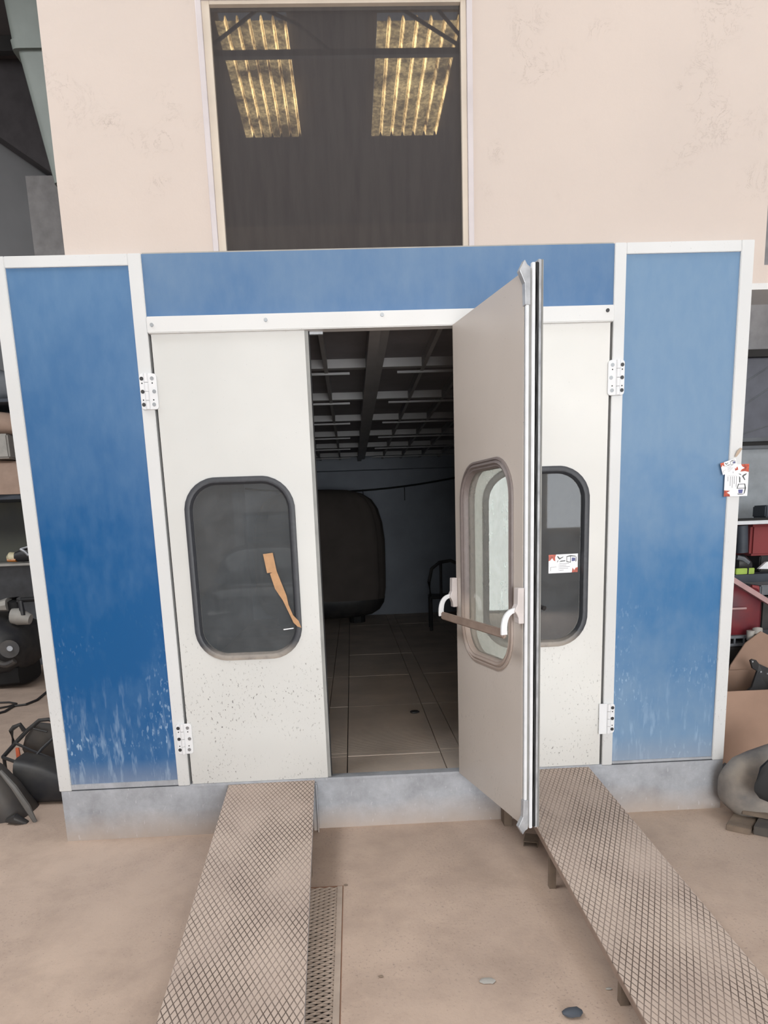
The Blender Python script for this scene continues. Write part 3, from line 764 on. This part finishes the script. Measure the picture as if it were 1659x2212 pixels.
# ------------------------------------------------------------------ inside the booth
# rounded vehicle-like bulk under a dark cloth
cv = thing('covered_load', 'large rounded bulk under a dark cloth with a black band below, inside the booth', 'covered load', (.55, 6.9, .3))
def cover_pt(t, z, bulge=0.0):
    pass
cx0, cx1, yb = -.45, 1.44, 6.6
def sec(z, k):
    # half widths shrink near the top and bottom
    hw = (cx1 - cx0) / 2 * k; return ((cx0 + cx1) / 2, yb + .1, z), (hw, 0, 0), (0, .42 * k, 0)
mb = MB(); n = 72; rings_ = []
prof = [(.66, .97), (.80, .995), (1.1, 1.0), (1.5, 1.0), (1.75, .97), (1.95, .91), (2.08, .82), (2.17, .68), (2.22, .48), (2.24, .2)]
for z, k in prof:
    r = []
    for i in range(n):
        t = 2 * math.pi * i / n; cs, sn = math.cos(t), math.sin(t)
        f = 1 + .012 * math.sin(17 * t + z * .8) + .008 * math.sin(41 * t)
        r.append((.495 + .945 * k * f * math.copysign(abs(cs) ** .6, cs), yb + .1 + .45 * k * f * math.copysign(abs(sn) ** .6, sn), z))
    rings_.append(r)
mb.rings(rings_); mb.bm.faces.new([v for v in mb.bm.verts][-n:]); mb.build('cloth_cover', 'cloth_dark', cv, smooth=True)
mb = MB(); mb.loft([((.495, yb + .1, z), (.945 * k, 0, 0), (0, .44 * k, 0)) for z, k in ((.40, .60), (.43, .78), (.50, .90), (.60, .97), (.67, .985), (.70, .975))], 40, 3.0); mb.build('lower_band', 'black', cv, smooth=True)
MB().tube([(-.1, yb + .1, .301), (-.1, yb + .1, .45)], .12, 14).tube([(1.0, yb + .1, .301), (1.0, yb + .1, .45)], .12, 14).build('foot', 'blackgap', cv)
cb = MB().tube(bez((-.64, 7.47, 2.34), (1.1, 7.44, 2.10), (2.97, 7.47, 2.46), 16), .014, 8)
cb = cb.build('wall_cable', 'blackgap'); tag(cb, 'black cable sagging along the back wall inside the booth', 'cable')
MB().tube([(1.17, 7.46, 2.27), (1.18, 7.46, 2.12)], .006, 6).tube([(1.82, 7.46, 2.28), (1.82, 7.46, 2.08)], .006, 6).build('cable_end', 'blackgap', cb)
hz = thing('arched_stand', 'faint dark stand with an arched tube inside the booth, just left of the open leaf', 'stand', (2.05, 5.5, .3))
q = [V((1.98, 5.5, .30)), V((1.98, 5.5, .75)), V((1.96, 5.5, .95)), V((2.0, 5.5, 1.12)), V((2.1, 5.5, 1.2)), V((2.25, 5.5, 1.22)), V((2.4, 5.5, 1.15)), V((2.46, 5.5, 1.0)), V((2.46, 5.5, .75)), V((2.46, 5.5, .30))]
MB().tube(q, .022, 8).build('arched_frame', 'black', hz, smooth=True)
MB().tube([(1.98, 5.5, .74), (2.46, 5.5, .74)], .02, 8).tube([(2.12, 5.5, 1.19), (2.12, 5.5, .74)], .018, 8).build('cross_tube', 'black', hz, smooth=True)
MB().box(1.98, 2.46, 5.5, 5.85, .72, .76, .01).tube([(2.0, 5.83, .3), (2.0, 5.83, .73)], .02, 8).tube([(2.44, 5.83, .3), (2.44, 5.83, .73)], .02, 8).build('seat', 'black', hz)

# ------------------------------------------------------------------ left side clutter
# black plastic bumper heap and a tube carrier standing beside the booth
bp_ = thing('black_bumper', 'dusty black plastic car bumper lying on the floor left of the booth', 'bumper', (-1.0846, 0.2165, 0.0000))
secs = []
for a, c in (((-1.4916, 0.4200, 0.3542), (-1.5588, 0.4200, -0.0958)), ((-1.3496, 0.4200, 0.3767), (-1.4198, 0.4200, -0.1127)), ((-1.2295, 0.4200, 0.3410), (-1.2930, 0.4200, -0.1197)), ((-1.1585, 0.4400, 0.2103), (-1.2057, 0.4400, -0.1431)), ((-1.1255, 0.4700, 0.0904), (-1.1578, 0.4700, -0.1564)), ((-1.1053, 0.5000, -0.0066), (-1.1205, 0.5000, -0.1248))):
    a, c = V(a), V(c); yy = a.y; m_ = (a + c) / 2; h_ = (a.z - c.z) / 2
    secs.append(((m_.x, yy, m_.z), (0, .12, 0), (0, 0, h_)))
mb = MB().loft(secs, 20, 2.6); mb.build('bumper_shell', 'dust_black', bp_, smooth=True)
mb = MB().tube([(-1.1757, 0.2800, 0.3433), (-1.1089, 0.2800, 0.2384), (-1.0544, 0.2900, 0.1083), (-1.0277, 0.3100, 0.0001)], [.012, .018, .02, .012], 8); mb.build('crease_ridge', simple('pale_dust_ridge', (112, 110, 108), .6), bp_, smooth=True)
MB().loft([((-1.1885, 0.3000, 0.0222), (0, .02, 0), (0, 0, .012)), ((-1.1246, 0.2850, 0.0371), (0, .03, 0), (0, 0, .03)), ((-1.0678, 0.3000, -0.0023), (0, .02, 0), (0, 0, .012))], 10).build('fog_lamp_recess', 'black', bp_, smooth=True)
tk = thing('black_tub', 'black plastic tub under a tube carrier, against the left side of the booth', 'tub', (-1.0044, 0.4130, 0.0000))
secs = []
for a, c in (((-1.2225, 0.6200, 0.3030), (-1.2821, 0.6200, -0.1438)), ((-1.1433, 0.6200, 0.2834), (-1.2035, 0.6200, -0.1804)), ((-1.0587, 0.6200, 0.2573), (-1.1129, 0.6200, -0.1725)), ((-0.9820, 0.6200, 0.2127), (-1.0227, 0.6200, -0.1192)), ((-0.9203, 0.6200, 0.1876), (-0.9517, 0.6200, -0.0747))):
    a, c = V(a), V(c); yy = .70; m_ = (a + c) / 2
    c.z = max(c.z, 0.0)
    secs.append(((m_.x, yy, (a.z + .005) / 2), (0, .13, 0), (0, 0, a.z / 2)))
MB().loft(secs, 18, 4).build('tub_body', 'black', tk, smooth=True)
cr = thing('tube_carrier', 'black metal tube carrier with an orange strap, standing left of the booth', 'carrier', (-1.2509, 0.9259, 0.0000))
yy = 1.0
P_ = [(-1.5228, 1.0000, 0.2035), (-1.4160, 1.0200, 0.3128), (-1.3463, 1.0400, 0.3806), (-1.2630, 1.0500, 0.4440), (-1.2035, 1.0600, 0.4451), (-1.1202, 1.0800, 0.4087)]
MB().tube(P_, .014, 8).build('rail', 'black', cr, smooth=True)
MB().tube([(-1.5228, 1.0000, 0.2035), (-1.3370, 0.8600, 0.1950), (-1.1751, 0.8000, 0.1750), (-1.0278, 0.8000, 0.1283)], .012, 8).build('rail', 'black', cr, smooth=True)
MB().tube([(-1.4448, 1.0200, 0.2874), (-1.4502, 1.0200, 0.3881), (-1.4282, 1.0200, 0.4104), (-1.3897, 1.0300, 0.4257), (-1.3720, 1.0400, 0.3785)], .016, 8).build('handle', 'black', cr, smooth=True)
MB().tube([(-1.2669, 0.8500, 0.2015), (-1.2274, 0.9500, 0.2654), (-1.1664, 1.0500, 0.3252)], .011, 8).tube([(-1.4182, 1.0000, 0.2991), (-1.2914, 0.9500, 0.2553), (-1.0845, 0.8500, 0.2054)], .010, 8).tube([(-1.3024, 1.0300, 0.3914), (-1.2108, 1.0300, 0.3636)], .007, 6).build('cross_tube', 'black', cr, smooth=True)
MB().tube([(-1.5156, 1.0000, 0.2099), ((-1.5156, 1.0000, 0.2099)[0], 1.0, .0)], .012, 8).tube([(-1.1202, 1.0800, 0.4087), ((-1.1202, 1.0800, 0.4087)[0], 1.08, 0)], .012, 8).build('leg', 'black', cr, smooth=True)
MB().prism([(-1.4039, 0.9500, 0.2808), (-1.3822, 0.9500, 0.2797), (-1.3690, 0.9300, 0.1925), (-1.3965, 0.9300, 0.1973)], (0, .012, 0)).build('strap', 'orange_strap', cr)
MB().prism([(-1.3871, 1.0800, 0.3269), (-1.3046, 1.1000, 0.4119), (-1.1623, 1.1200, 0.3790), (-1.1536, 1.1200, 0.1310), (-1.4137, 1.1200, 0.1372), (-1.4318, 1.1000, 0.2274)], (0, .03, 0)).build('back_panel', 'dust_black', cr)
# engine-like heap farther back
eg = thing('junk_engine', 'dark dirty engine with a pale filter on top, on the floor far left', 'engine', (-3.3030, 4.8302, 0.0000))
MB().loft([((-3.5553, 4.6000, 0.5085), (0, .45, 0), (0, 0, .42)), ((-3.2315, 4.6000, 0.5224), (0, .5, 0), (0, 0, .40)), ((-3.0214, 4.6000, 0.4857), (0, .45, 0), (0, 0, .34)), ((-2.8677, 4.6000, 0.5069), (0, .35, 0), (0, 0, .26)), ((-2.8070, 4.6000, 0.5597), (0, .2, 0), (0, 0, .14))], 18, 2.6).build('block', 'black', eg, smooth=True)
MB().loft([((-3.6078, 4.6000, 0.1482), (0, .35, 0), (0, 0, .16)), ((-2.9295, 4.6000, 0.1574), (0, .3, 0), (0, 0, .13))], 14, 4).build('sump', 'blackgap', eg, smooth=True)
MB().tube([(-3.0516, 4.0800, 0.3783), (-3.0243, 4.0800, 0.3561), (-2.9963, 4.0800, 0.3391), (-2.9675, 4.0800, 0.3273), (-2.9372, 4.0800, 0.3260), (-2.9055, 4.0800, 0.3351), (-2.8732, 4.0800, 0.3495), (-2.8401, 4.0800, 0.3690)], .035, 8).build('arc_guard', 'dust_black', eg, smooth=True)
MB().tube([(-2.9171, 4.1500, 0.4913), (-2.8682, 4.0500, 0.5062)], .10, 18).build('pulley', 'dust_black', eg, smooth=True)
MB().tube([(-2.8682, 4.0500, 0.5062), (-2.8380, 4.0000, 0.5186)], .03, 12).build('pulley_hub', 'alu', eg, smooth=True)
MB().tube([(-2.9269, 4.3500, 0.8427), (-2.8510, 4.3500, 0.8290), (-2.7312, 4.3500, 0.7922)], [.09, .10, .06], 14).build('filter_canister', 'palegrey', eg, smooth=True)
MB().tube([(-2.9068, 4.4000, 1.0480), (-2.9036, 4.4000, 0.9951), (-2.9162, 4.4000, 0.8628)], [.06, .085, .07], 10).tube([(-2.8284, 4.4000, 1.0132), (-2.6719, 4.4000, 1.0175)], .028, 8).build('hose', 'blackgap', eg, smooth=True)
MB().tube([(-2.7851, 4.3000, 0.8430), (-2.8183, 4.3500, 0.9967), (-2.8491, 4.3500, 0.9980)], .03, 8).build('bracket', 'black', eg, smooth=True)
MB().loft([((-3.1174, 4.4000, 0.9507), (0, .12, 0), (0, 0, .05)), ((-2.9588, 4.4000, 0.9708), (0, .12, 0), (0, 0, .08))], 10).build('manifold', 'palegrey', eg, smooth=True)
# cable on the floor
tag(MB().tube([(-2.6362, 3.0324, 0.0120), (-2.5640, 3.1616, 0.0120), (-2.5781, 3.3881, 0.0120), (-2.4788, 3.4280, 0.0120), (-2.4446, 3.6220, 0.0120), (-2.4790, 3.8401, 0.0120), (-2.5154, 4.0709, 0.0120)], .012, 6).build('power_cable', 'black', None, smooth=True), 'thin black cable curving over the floor at far left', 'cable')
tag(MB().tube([(-2.8575, 3.5772, 0.0120), (-2.7102, 3.5700, 0.0120), (-2.5963, 3.4890, 0.0120), (-2.6296, 3.3783, 0.0120), (-2.7225, 3.3005, 0.0120)], .010, 6).build('power_cable', 'black', None, smooth=True), 'looped end of black cable on the floor at far left edge', 'cable')
# rack with things behind the booth
rk = thing('storage_rack', 'steel rack with two boards against the grey wall at far left', 'rack', (-3.8, 5.5, 0))
zA, zB_ = (-3.0848, 5.2500, 2.2333)[2], (-3.0823, 5.2500, 1.4014)[2]
MB().box(-4.9, -2.74, 5.2, 5.85, zA - .06, zA, .004).build('shelf_board', 'slate', rk)
MB().box(-4.9, -2.74, 5.2, 5.85, zB_ - .03, zB_, .004).build('shelf_board', 'palegrey', rk)
MB().box(-4.9, -2.74, 5.86, 5.89, zB_ + .002, zA - .062).build('back_board', 'olive', rk)
MB().box(-4.9, -2.74, 5.86, 5.89, .0, zB_ - .032).build('back_board', 'midgrey', rk)
for x in (-4.87, -2.77): MB().box(x - .02, x + .02, 5.90, 5.94, 0, 3.8).build('upright', 'steel_dark', rk)
MB().box(-4.9, -2.74, 5.2, 5.85, 3.30, 3.34, .004).build('shelf_board', 'slate', rk)
lamp = thing('loose_headlamp', 'car headlamp with cream and amber lens on the lower rack board', 'headlamp', (-3.2245, 5.3200, 1.4265))
MB().loft([((-3.3404, 5.3000, 1.4719), (0, .04, 0), (0, 0, .03)), ((-3.2984, 5.3000, 1.4876), (0, .08, 0), (0, 0, .055)), ((-3.2396, 5.3200, 1.4846), (0, .08, 0), (0, 0, .05))], 12).build('lens', 'cream', lamp, smooth=True)
MB().loft([((-3.3291, 5.2800, 1.4437), (0, .04, 0), (0, 0, .022)), ((-3.2216, 5.2800, 1.4397), (0, .05, 0), (0, 0, .022))], 10).build('indicator_lens', 'amber', lamp, smooth=True)
MB().loft([((-3.2403, 5.3200, 1.4789), (0, .08, 0), (0, 0, .06)), ((-3.1585, 5.3200, 1.4931), (0, .08, 0), (0, 0, .08)), ((-3.0304, 5.3200, 1.5113), (0, .08, 0), (0, 0, .08))], 12).build('housing', 'black', lamp, smooth=True)
MB().tube([(-3.1501, 5.2500, 1.5750), (-3.0982, 5.2500, 1.5390), (-3.0590, 5.2500, 1.4920)], .018, 8).tube([(-3.1444, 5.2500, 1.5748), (-3.0450, 5.2500, 1.5995)], .012, 6).build('chrome_trim', 'alu', lamp, smooth=True)
# things on the upper board
tc = MB(); rows = []
for i in range(9):
    x = -4.3 + i * .165; rows.append([(x, 5.17 + .02 * math.sin(i * 1.9), zA + .03), (x, 5.18 + .03 * math.sin(i * 1.1), zA + .16 + .02 * math.sin(i)), (x, 5.25, zA + .30 + .02 * math.cos(i * .9)), (x, 5.37, zA + .40 + .02 * math.sin(i * 1.3)), (x, 5.70, zA + .42)])
o = tc.grid(rows, (0, 0, -.03)).build('folded_tarp', 'tan', None, smooth=True); tag(o, 'tan folded tarpaulin on the upper rack board at far left', 'tarpaulin')
tag(MB().box(-4.3, (-3.1295, 5.3200, 2.8845)[0], 5.25, 5.7, zA + .43, (-3.1868, 5.3200, 2.9510)[2], .02).build('foam_block', 'palegrey'), 'pale grey block lying on the tan tarpaulin at far left', 'block')
tag(MB().loft([((x, 5.45, (-3.1868, 5.3200, 2.9510)[2] + .003 + h), (0, .2, 0), (0, 0, h)) for x, h in ((-4.3, .13), (-3.3, .14), (-3.05, .12), (-2.97, .07))], 14, 3).build('parts_bag', 'tan', None, smooth=True), 'grey beige bag on top of the pale block at far left', 'bag')
tag(MB().loft([((x, 5.5, 3.345 + h), (0, .2, 0), (0, 0, h)) for x, h in ((-4.3, .2), (-3.4, .22), (-3.1, .17), (-2.95, .10))], 14, 3).build('parts_sack', 'midgrey', None, smooth=True), 'dark grey sack on the top rack board at far left', 'sack')

# ------------------------------------------------------------------ right side clutter
# cardboard box with raised flap, black bracket, bumper in front
bx = thing('cardboard_box', 'large open cardboard box with a raised flap right of the booth', 'box', (3.6822, 0.6899, -0.0000))
yb0 = .42
xa = 3.14; zb1 = (3.2764, 0.4200, 0.5890)[2]
MB().box(xa, 3.95, yb0, yb0 + .008, 0.0, zb1).build('front_side', 'cardboard', bx)
MB().box(xa, xa + .008, yb0 + .008, yb0 + .60, 0.0, zb1).build('left_side', 'cardboard', bx)
MB().box(3.942, 3.95, yb0 + .008, yb0 + .60, 0.0, zb1).build('right_side', 'cardboard', bx)
MB().box(xa, 3.95, yb0 + .60, yb0 + .608, 0.0, zb1).build('back_side', 'cardboard', bx)
MB().box(xa + .008, 3.942, yb0 + .008, yb0 + .60, 0.0, .01).build('box_bottom', 'cardboard', bx)
MB().prism([(3.5882, 1.0300, 0.4289), (3.6439, 1.0600, 0.6141), (3.7651, 1.1000, 0.7642), (3.8930, 1.1300, 0.8421), (4.0927, 1.1300, 0.7385), (4.1304, 1.0300, 0.3351)], (0, .008, .002)).build('raised_flap', 'cardboard', bx)
bk = thing('plastic_bracket', 'black plastic bracket leaning in the cardboard box', 'bracket', (3.7466, 0.8000, 0.4592))
MB().prism([(3.6654, 0.8500, 0.6898), (3.6811, 0.8500, 0.6988), (3.7076, 0.8500, 0.6912), (3.7289, 0.8500, 0.6643), (3.8031, 0.8500, 0.6285), (3.8963, 0.8500, 0.6048), (3.9226, 0.8000, 0.2862), (3.6316, 0.8000, 0.3331), (3.6171, 0.8000, 0.4553), (3.6487, 0.8200, 0.4917), (3.6702, 0.8200, 0.5103), (3.7195, 0.8500, 0.6126), (3.6855, 0.8500, 0.6337)], (0, .02, 0)).build('bracket_plate', 'black', bk, bevel=.003)
for q in [(3.6760, 0.8450, 0.6838), (3.7396, 0.8450, 0.6095), (3.7863, 0.8450, 0.5944)]:
    a = V(q); MB().tube([a, a + V((0, -.006, 0))], .006, 8).build('rivet', 'alu', bk)
bm_ = thing('grey_bumper', 'dusty grey car bumper corner lying on the floor in front of the cardboard box', 'bumper', (3.0596, -0.2926, -0.0000))
secs = []
for (a, c), dp in ((((2.9730, -0.1400, 0.2238), (2.9782, -0.1400, 0.1360)),.03), (((2.9758, -0.1600, 0.2636), (2.9856, -0.1600, 0.0997)),.05), (((2.9940, -0.1800, 0.3020), (3.0081, -0.1800, 0.0737)),.07), (((3.0366, -0.2000, 0.3574), (3.0577, -0.2000, 0.0302)),.09), (((3.1002, -0.2200, 0.3926), (3.1280, -0.2200, -0.0143)),.10), (((3.1755, -0.2400, 0.4295), (3.2122, -0.2400, -0.0730)),.10), (((3.2996, -0.2600, 0.4764), (3.3508, -0.2600, -0.1622)),.10)):
    a, c = V(a), V(c); yy = a.y; m_ = (a + c) / 2; h_ = (a - c).length / 2
    secs.append(((m_.x, yy + dp * .6, m_.z), (0, dp, 0), (0, 0, h_)))
MB().loft(secs, 24, 2.4).build('bumper_shell', 'grey_bumper', bm_, smooth=True)
MB().loft([((3.0117, -0.4000, 0.2825), (.01, .0, 0), (0, 0, .03)), ((3.0321, -0.4000, 0.3069), (0, .02, .01), (0, 0, .085)), ((3.0725, -0.4050, 0.3193), (0, .02, 0), (0, 0, .12)), ((3.1624, -0.4200, 0.3076), (0, .02, 0), (0, 0, .14))], 14, 2.4).build('grille_opening', 'blackgap', bm_, smooth=True)
wd_ = thing('wooden_prop', 'short stack of worn wood pieces propping up the grey bumper', 'wood block', (2.9272, -0.2763, 0.0000))
def TW(p):
    c, s_ = math.cos(-.7), math.sin(-.7); return V((3.00 + p.x * c - p.y * s_, -.36 + p.x * s_ + p.y * c, p.z))
MB().box(-.10, .02, 0, .26, 0, .035, .003, TW).build('board', 'wood', wd_)
MB().box(.03, .13, .02, .30, 0, .05, .003, TW).build('board', 'dust_black', wd_)
MB().box(-.05, .10, .14, .30, .052, .075, .003, TW).build('block', 'wood', wd_)
# workbench and cabinet behind
YB = 1.9
zs = (4.2723, 1.9000, 1.6249)[2]; zl = (4.3026, 1.9000, 1.1907)[2]
bn = thing('steel_workbench', 'slate grey workbench with a white edged top board right of the booth', 'workbench', (4.6, 2.2, 0))
MB().box(3.6, 6.2, YB, YB + .6, zs - .03, zs, .002).build('top_board', 'alu_white', bn)
MB().box(3.6, 6.2, YB - .004, YB + .6, zs, zs + .018, .002).build('top_mat', 'blackgap', bn)
MB().box(3.6, 6.2, YB, YB + .6, zl - .14, zl, .002).build('lower_board', 'slate', bn)
MB().box(3.6, 6.2, YB + .6, YB + .63, 0.0, zs).build('back_sheet', 'midgrey', bn)
for x in (3.62, 6.14): MB().box(x, x + .05, YB + .02, YB + .07, 0, zl - .14).build('leg', 'steel_dark', bn)
rb = thing('red_tool_case', 'dull red tool case standing under the white edged board', 'tool case', (4.4173, 2.1000, 1.2129))
x0r = (4.3074, 2.0600, 1.3739)[0]
MB().box(x0r, x0r + .7, 2.06, 2.45, zl + .14, zs - .035, .02).build('case_body', 'red', rb)
MB().box(x0r + .1, x0r + .6, 2.08, 2.42, zl + .002, zl + .14, .01).build('case_base', 'black', rb)
tag(MB().tube([(4.1831, 1.9900, 1.5879), (4.1976, 1.9900, 1.3649)], .045, 20).build('gas_cylinder', 'slate', None, smooth=True), 'slate grey cylinder beside the red tool case', 'cylinder')
hl = thing('tool_casing', 'black and grey rounded tool casing on the bench under the grey cylinder', 'tool', (4.2215, 2.0000, 1.2029))
MB().loft([((4.1799, 2.0400, 1.2716), (0, .05, 0), (0, 0, .055)), ((4.2308, 2.0400, 1.2813), (0, .07, 0), (0, 0, .07)), ((4.2923, 2.0400, 1.2519), (0, .05, 0), (0, 0, .045))], 14).build('shell', 'black', hl, smooth=True)
MB().tube([(4.1567, 1.9900, 1.3283), (4.2030, 1.9800, 1.3156), (4.2543, 1.9900, 1.2789)], .02, 8).build('visor_rim', 'midgrey', hl, smooth=True)
lv = thing('spirit_level', 'lime green level lying on the bench edge', 'level', (4.2012, 1.9300, 1.2155))
MB().box((4.1152, 1.9300, 1.2188)[0], (4.2716, 1.9300, 1.2128)[0], 1.915, 1.95, zl + .002, zl + .05, .004).build('level_body', 'lime', lv)
MB().box((4.2090, 1.9300, 1.2152)[0], (4.2207, 1.9300, 1.2148)[0], 1.912, 1.952, zl + .001, zl + .052).build('vial', 'blackgap', lv)
tag(MB().prism([(4.3192, 1.9400, 1.2294), (4.3818, 1.9400, 1.2840), (4.4440, 1.9400, 1.2893), (4.4488, 1.9400, 1.2245)], (0, .03, 0)).build('paper_scrap', 'card'), 'white crumpled paper scrap on the bench at right edge', 'paper')
tag(MB().box((4.4379, 2.1000, 1.7125)[0], (4.4379, 2.1000, 1.7125)[0] + .25, 2.1, 2.3, zs + .02, (4.4354, 2.1000, 1.7466)[2], .01).build('black_box', 'slate'), 'dark square box standing on the bench top at right edge', 'box')
# grey cabinet wall above the bench, with ledge lines
YC = 2.75
cbn = thing('grey_cabinet', 'wide grey wall cabinet above the workbench right of the booth', 'cabinet', (5.0, 2.9, 0))
zA1, zA2, zA3, zA4 = ((4.7155, 2.7500, 2.3551)[2], (4.7178, 2.7500, 2.3226)[2], (4.7203, 2.7500, 2.2860)[2], (4.7223, 2.7500, 2.2575)[2])
MB().box(3.6, 6.6, YC, YC + .35, 0, zA4).build('cabinet_body', simple('cabinet_grey', (168, 174, 180), .5), cbn)
MB().box(3.6, 6.6, YC - .03, YC + .35, zA4, zA3, .002).box(3.6, 6.6, YC - .03, YC + .35, zA2, zA1, .002).build('ledge', 'midgrey', cbn)
MB().box(3.6, 6.6, YC, YC + .35, zA3, zA2).build('ledge_gap', 'steel_dark', cbn)
zD1, zD2 = (4.6677, 2.7500, 3.0417)[2], (4.6633, 2.7500, 3.1038)[2]
MB().box(3.6, 6.6, YC, YC + .35, zA1, zD1).build('dark_screen', simple('dark_screen', (92, 94, 106), .3), cbn)
for a_, b_ in ([(4.4705, 2.7460, 2.7923), (4.8366, 2.7460, 3.0092)], [(4.5237, 2.7460, 2.6248), (4.8501, 2.7460, 2.8291)], [(4.4967, 2.7460, 2.3774), (4.8758, 2.7460, 2.4867)]):
    MB().tube([a_, b_], .006, 6).build('screen_bar', 'midgrey', cbn)
MB().box(3.6, 6.6, YC - .05, YC + .35, zD1, zD2).build('screen_head', 'steel_dark', cbn)
struct(MB().box(3.3, 9.9, YC + .36, YC + .5, 0, 7.0).build('wall_workshop', simple('workshop_wall', (160, 158, 160), .8)))
# red car part, engine parts, bin
rc = thing('red_car_door', 'dark red car body part with a pinkish sill strip under the bench', 'car part', (3.8798, 1.3000, 0.7269))
MB().loft([((3.7147, 1.3500, 0.9719), (0, .05, 0), (0, 0, .21)), ((3.8567, 1.3500, 0.9661), (0, .08, 0), (0, 0, .20)), ((3.9567, 1.3500, 0.9551), (0, .08, 0), (0, 0, .18)), ((3.9907, 1.3500, 0.9257), (0, .04, 0), (0, 0, .13))], 20, 3.4).build('body_panel', 'red2', rc, smooth=True)
MB().tube([(3.6550, 1.2400, 1.0007), (3.8351, 1.2400, 1.0002)], .008, 6).build('trim_line', 'pinkgrey', rc)
MB().prism([(3.6875, 1.2000, 1.2451), (3.7156, 1.2000, 1.2307), (4.1175, 1.2000, 0.9797), (4.1207, 1.2000, 0.9387), (3.6899, 1.2000, 1.2051)], (0, .04, 0)).build('sill_strip', 'pinkgrey', rc)
MB().loft([((3.9918, 1.4650, 1.0894), (0, .018, 0), (0, 0, .06)), ((4.0466, 1.4650, 1.0802), (0, .018, 0), (0, 0, .06))], 12, 4).build('tail_lamp', 'red', rc)
sp = thing('scrap_parts', 'dark metal and rubber scrap under the bench beside the red car part', 'scrap', (4.1449, 1.5000, 0.6464))
MB().box((4.0862, 1.5000, 1.0112)[0], 5.2, 1.5, 1.8, (4.1054, 1.5000, 0.7359)[2], (4.0837, 1.5000, 1.0470)[2], .03).build('dark_drum', 'black', sp)
MB().box((4.0869, 1.5200, 1.1164)[0], 5.2, 1.5, 1.8, (4.0827, 1.5000, 1.0613)[2], (4.0775, 1.5000, 1.1362)[2], .01).build('grey_casting', 'midgrey', sp)
MB().tube([(3.8461, 1.1800, 0.8437), (3.8508, 1.1800, 0.7750)], .03, 12).tube([(3.8936, 1.1800, 0.8553), (3.8851, 1.1600, 0.8109)], .035, 12).build('pipe_stub', 'palegrey', sp, smooth=True)
cr_ = thing('black_crate', 'black plastic crate with a slotted rim behind the cardboard box', 'crate', (4.5940, 2.5677, -0.0000))
cx_ = (3.6937, 1.2800, 0.7030)[0]; zc1, zc0 = (3.8320, 1.2800, 0.7461)[2], (3.8339, 1.2800, 0.7180)[2]
MB().box(cx_, cx_ + .55, 1.26, 1.47, .0, zc0 - .0, .01).build('crate_body', 'black', cr_)
MB().box(cx_ - .01, cx_ + .56, 1.25, 1.48, zc0, zc0 + .02).box(cx_ - .01, cx_ + .56, 1.25, 1.48, zc1 + .03, zc1 + .05).build('rim', 'midgrey', cr_)
mb = MB()
for i in range(8): mb.box(cx_ + i * .07, cx_ + i * .07 + .012, 1.25, 1.26, zc0 + .02, zc1 + .03)
mb.build('rim_slots', 'midgrey', cr_)
tag(MB().loft([((3.1478, 0.2000, 0.1068), (0, .05, 0), (0, 0, .06)), ((3.1810, 0.2000, 0.1288), (0, .06, 0), (0, 0, .07)), ((3.2229, 0.2000, 0.1029), (0, .04, 0), (0, 0, .04))], 10, 2.2).build('plastic_wrap', 'midgrey', None, smooth=True), 'crumpled grey plastic between booth base and grey bumper', 'plastic')

# ------------------------------------------------------------------ behind the viewer: seen only as reflections
car = thing('parked_car', 'dark parked car behind the viewer, mirrored in the left door window', 'car', (-.4, -8, 0))
def cs(y, zt_, hw, zb_=.25): return ((-.4, y, (zt_ + zb_) / 2), (hw, 0, 0), (0, 0, (zt_ - zb_) / 2))
MB().loft([cs(-5.75, .62, .70, .3), cs(-5.9, .78, .84), cs(-6.3, .92, .88), cs(-6.9, .98, .9), cs(-8.8, 1.0, .9), cs(-9.6, .96, .86), cs(-9.8, .8, .7, .35)], 26, 3.6).build('car_body', 'carpaint', car, smooth=True)
MB().loft([((-.4, -6.75, .98), (.70, 0, 0), (0, 0, .05)), ((-.4, -7.2, 1.15), (.68, 0, 0), (0, 0, .22)), ((-.4, -7.6, 1.22), (.62, 0, 0), (0, 0, .28)), ((-.4, -8.4, 1.22), (.62, 0, 0), (0, 0, .27)), ((-.4, -9.1, 1.02), (.66, 0, 0), (0, 0, .08))], 24, 3.2).build('car_cabin', 'carpaint', car, smooth=True)
for x, y in ((-1.22, -6.5), (.42, -6.5), (-1.22, -9.0), (.42, -9.0)):
    MB().tube([(x - .1, y, .31), (x + .1, y, .31)], .31, 22).build('wheel', 'blackgap', car, smooth=True)
for x in (-1.0, .2): MB().loft([((x - .1, -5.93, .68), (0, .03, 0), (0, 0, .04)), ((x + .1, -5.93, .68), (0, .03, 0), (0, 0, .05))], 10).build('headlamp', 'alu_white', car, smooth=True)
sh = thing('roller_shutter', 'white roller shutter frame on the wall behind the viewer, mirrored in the left door window', 'shutter', (-.45, -9.9, 0))
MB().box(-1.25, 0.35, -9.98, -9.85, 2.05, 2.42).build('shutter_housing', 'shutter', sh)
MB().box(-1.25, -1.08, -9.98, -9.88, 0, 2.05).box(0.20, 0.35, -9.98, -9.88, 0, 2.05).build('side_guide', 'shutter', sh)
mb = MB()
for i in range(23): mb.box(-1.08, 0.20, -9.97, -9.93, .02 + i * .086, .095 + i * .086, .008)
mb.build('slat_curtain', 'midgrey', sh)
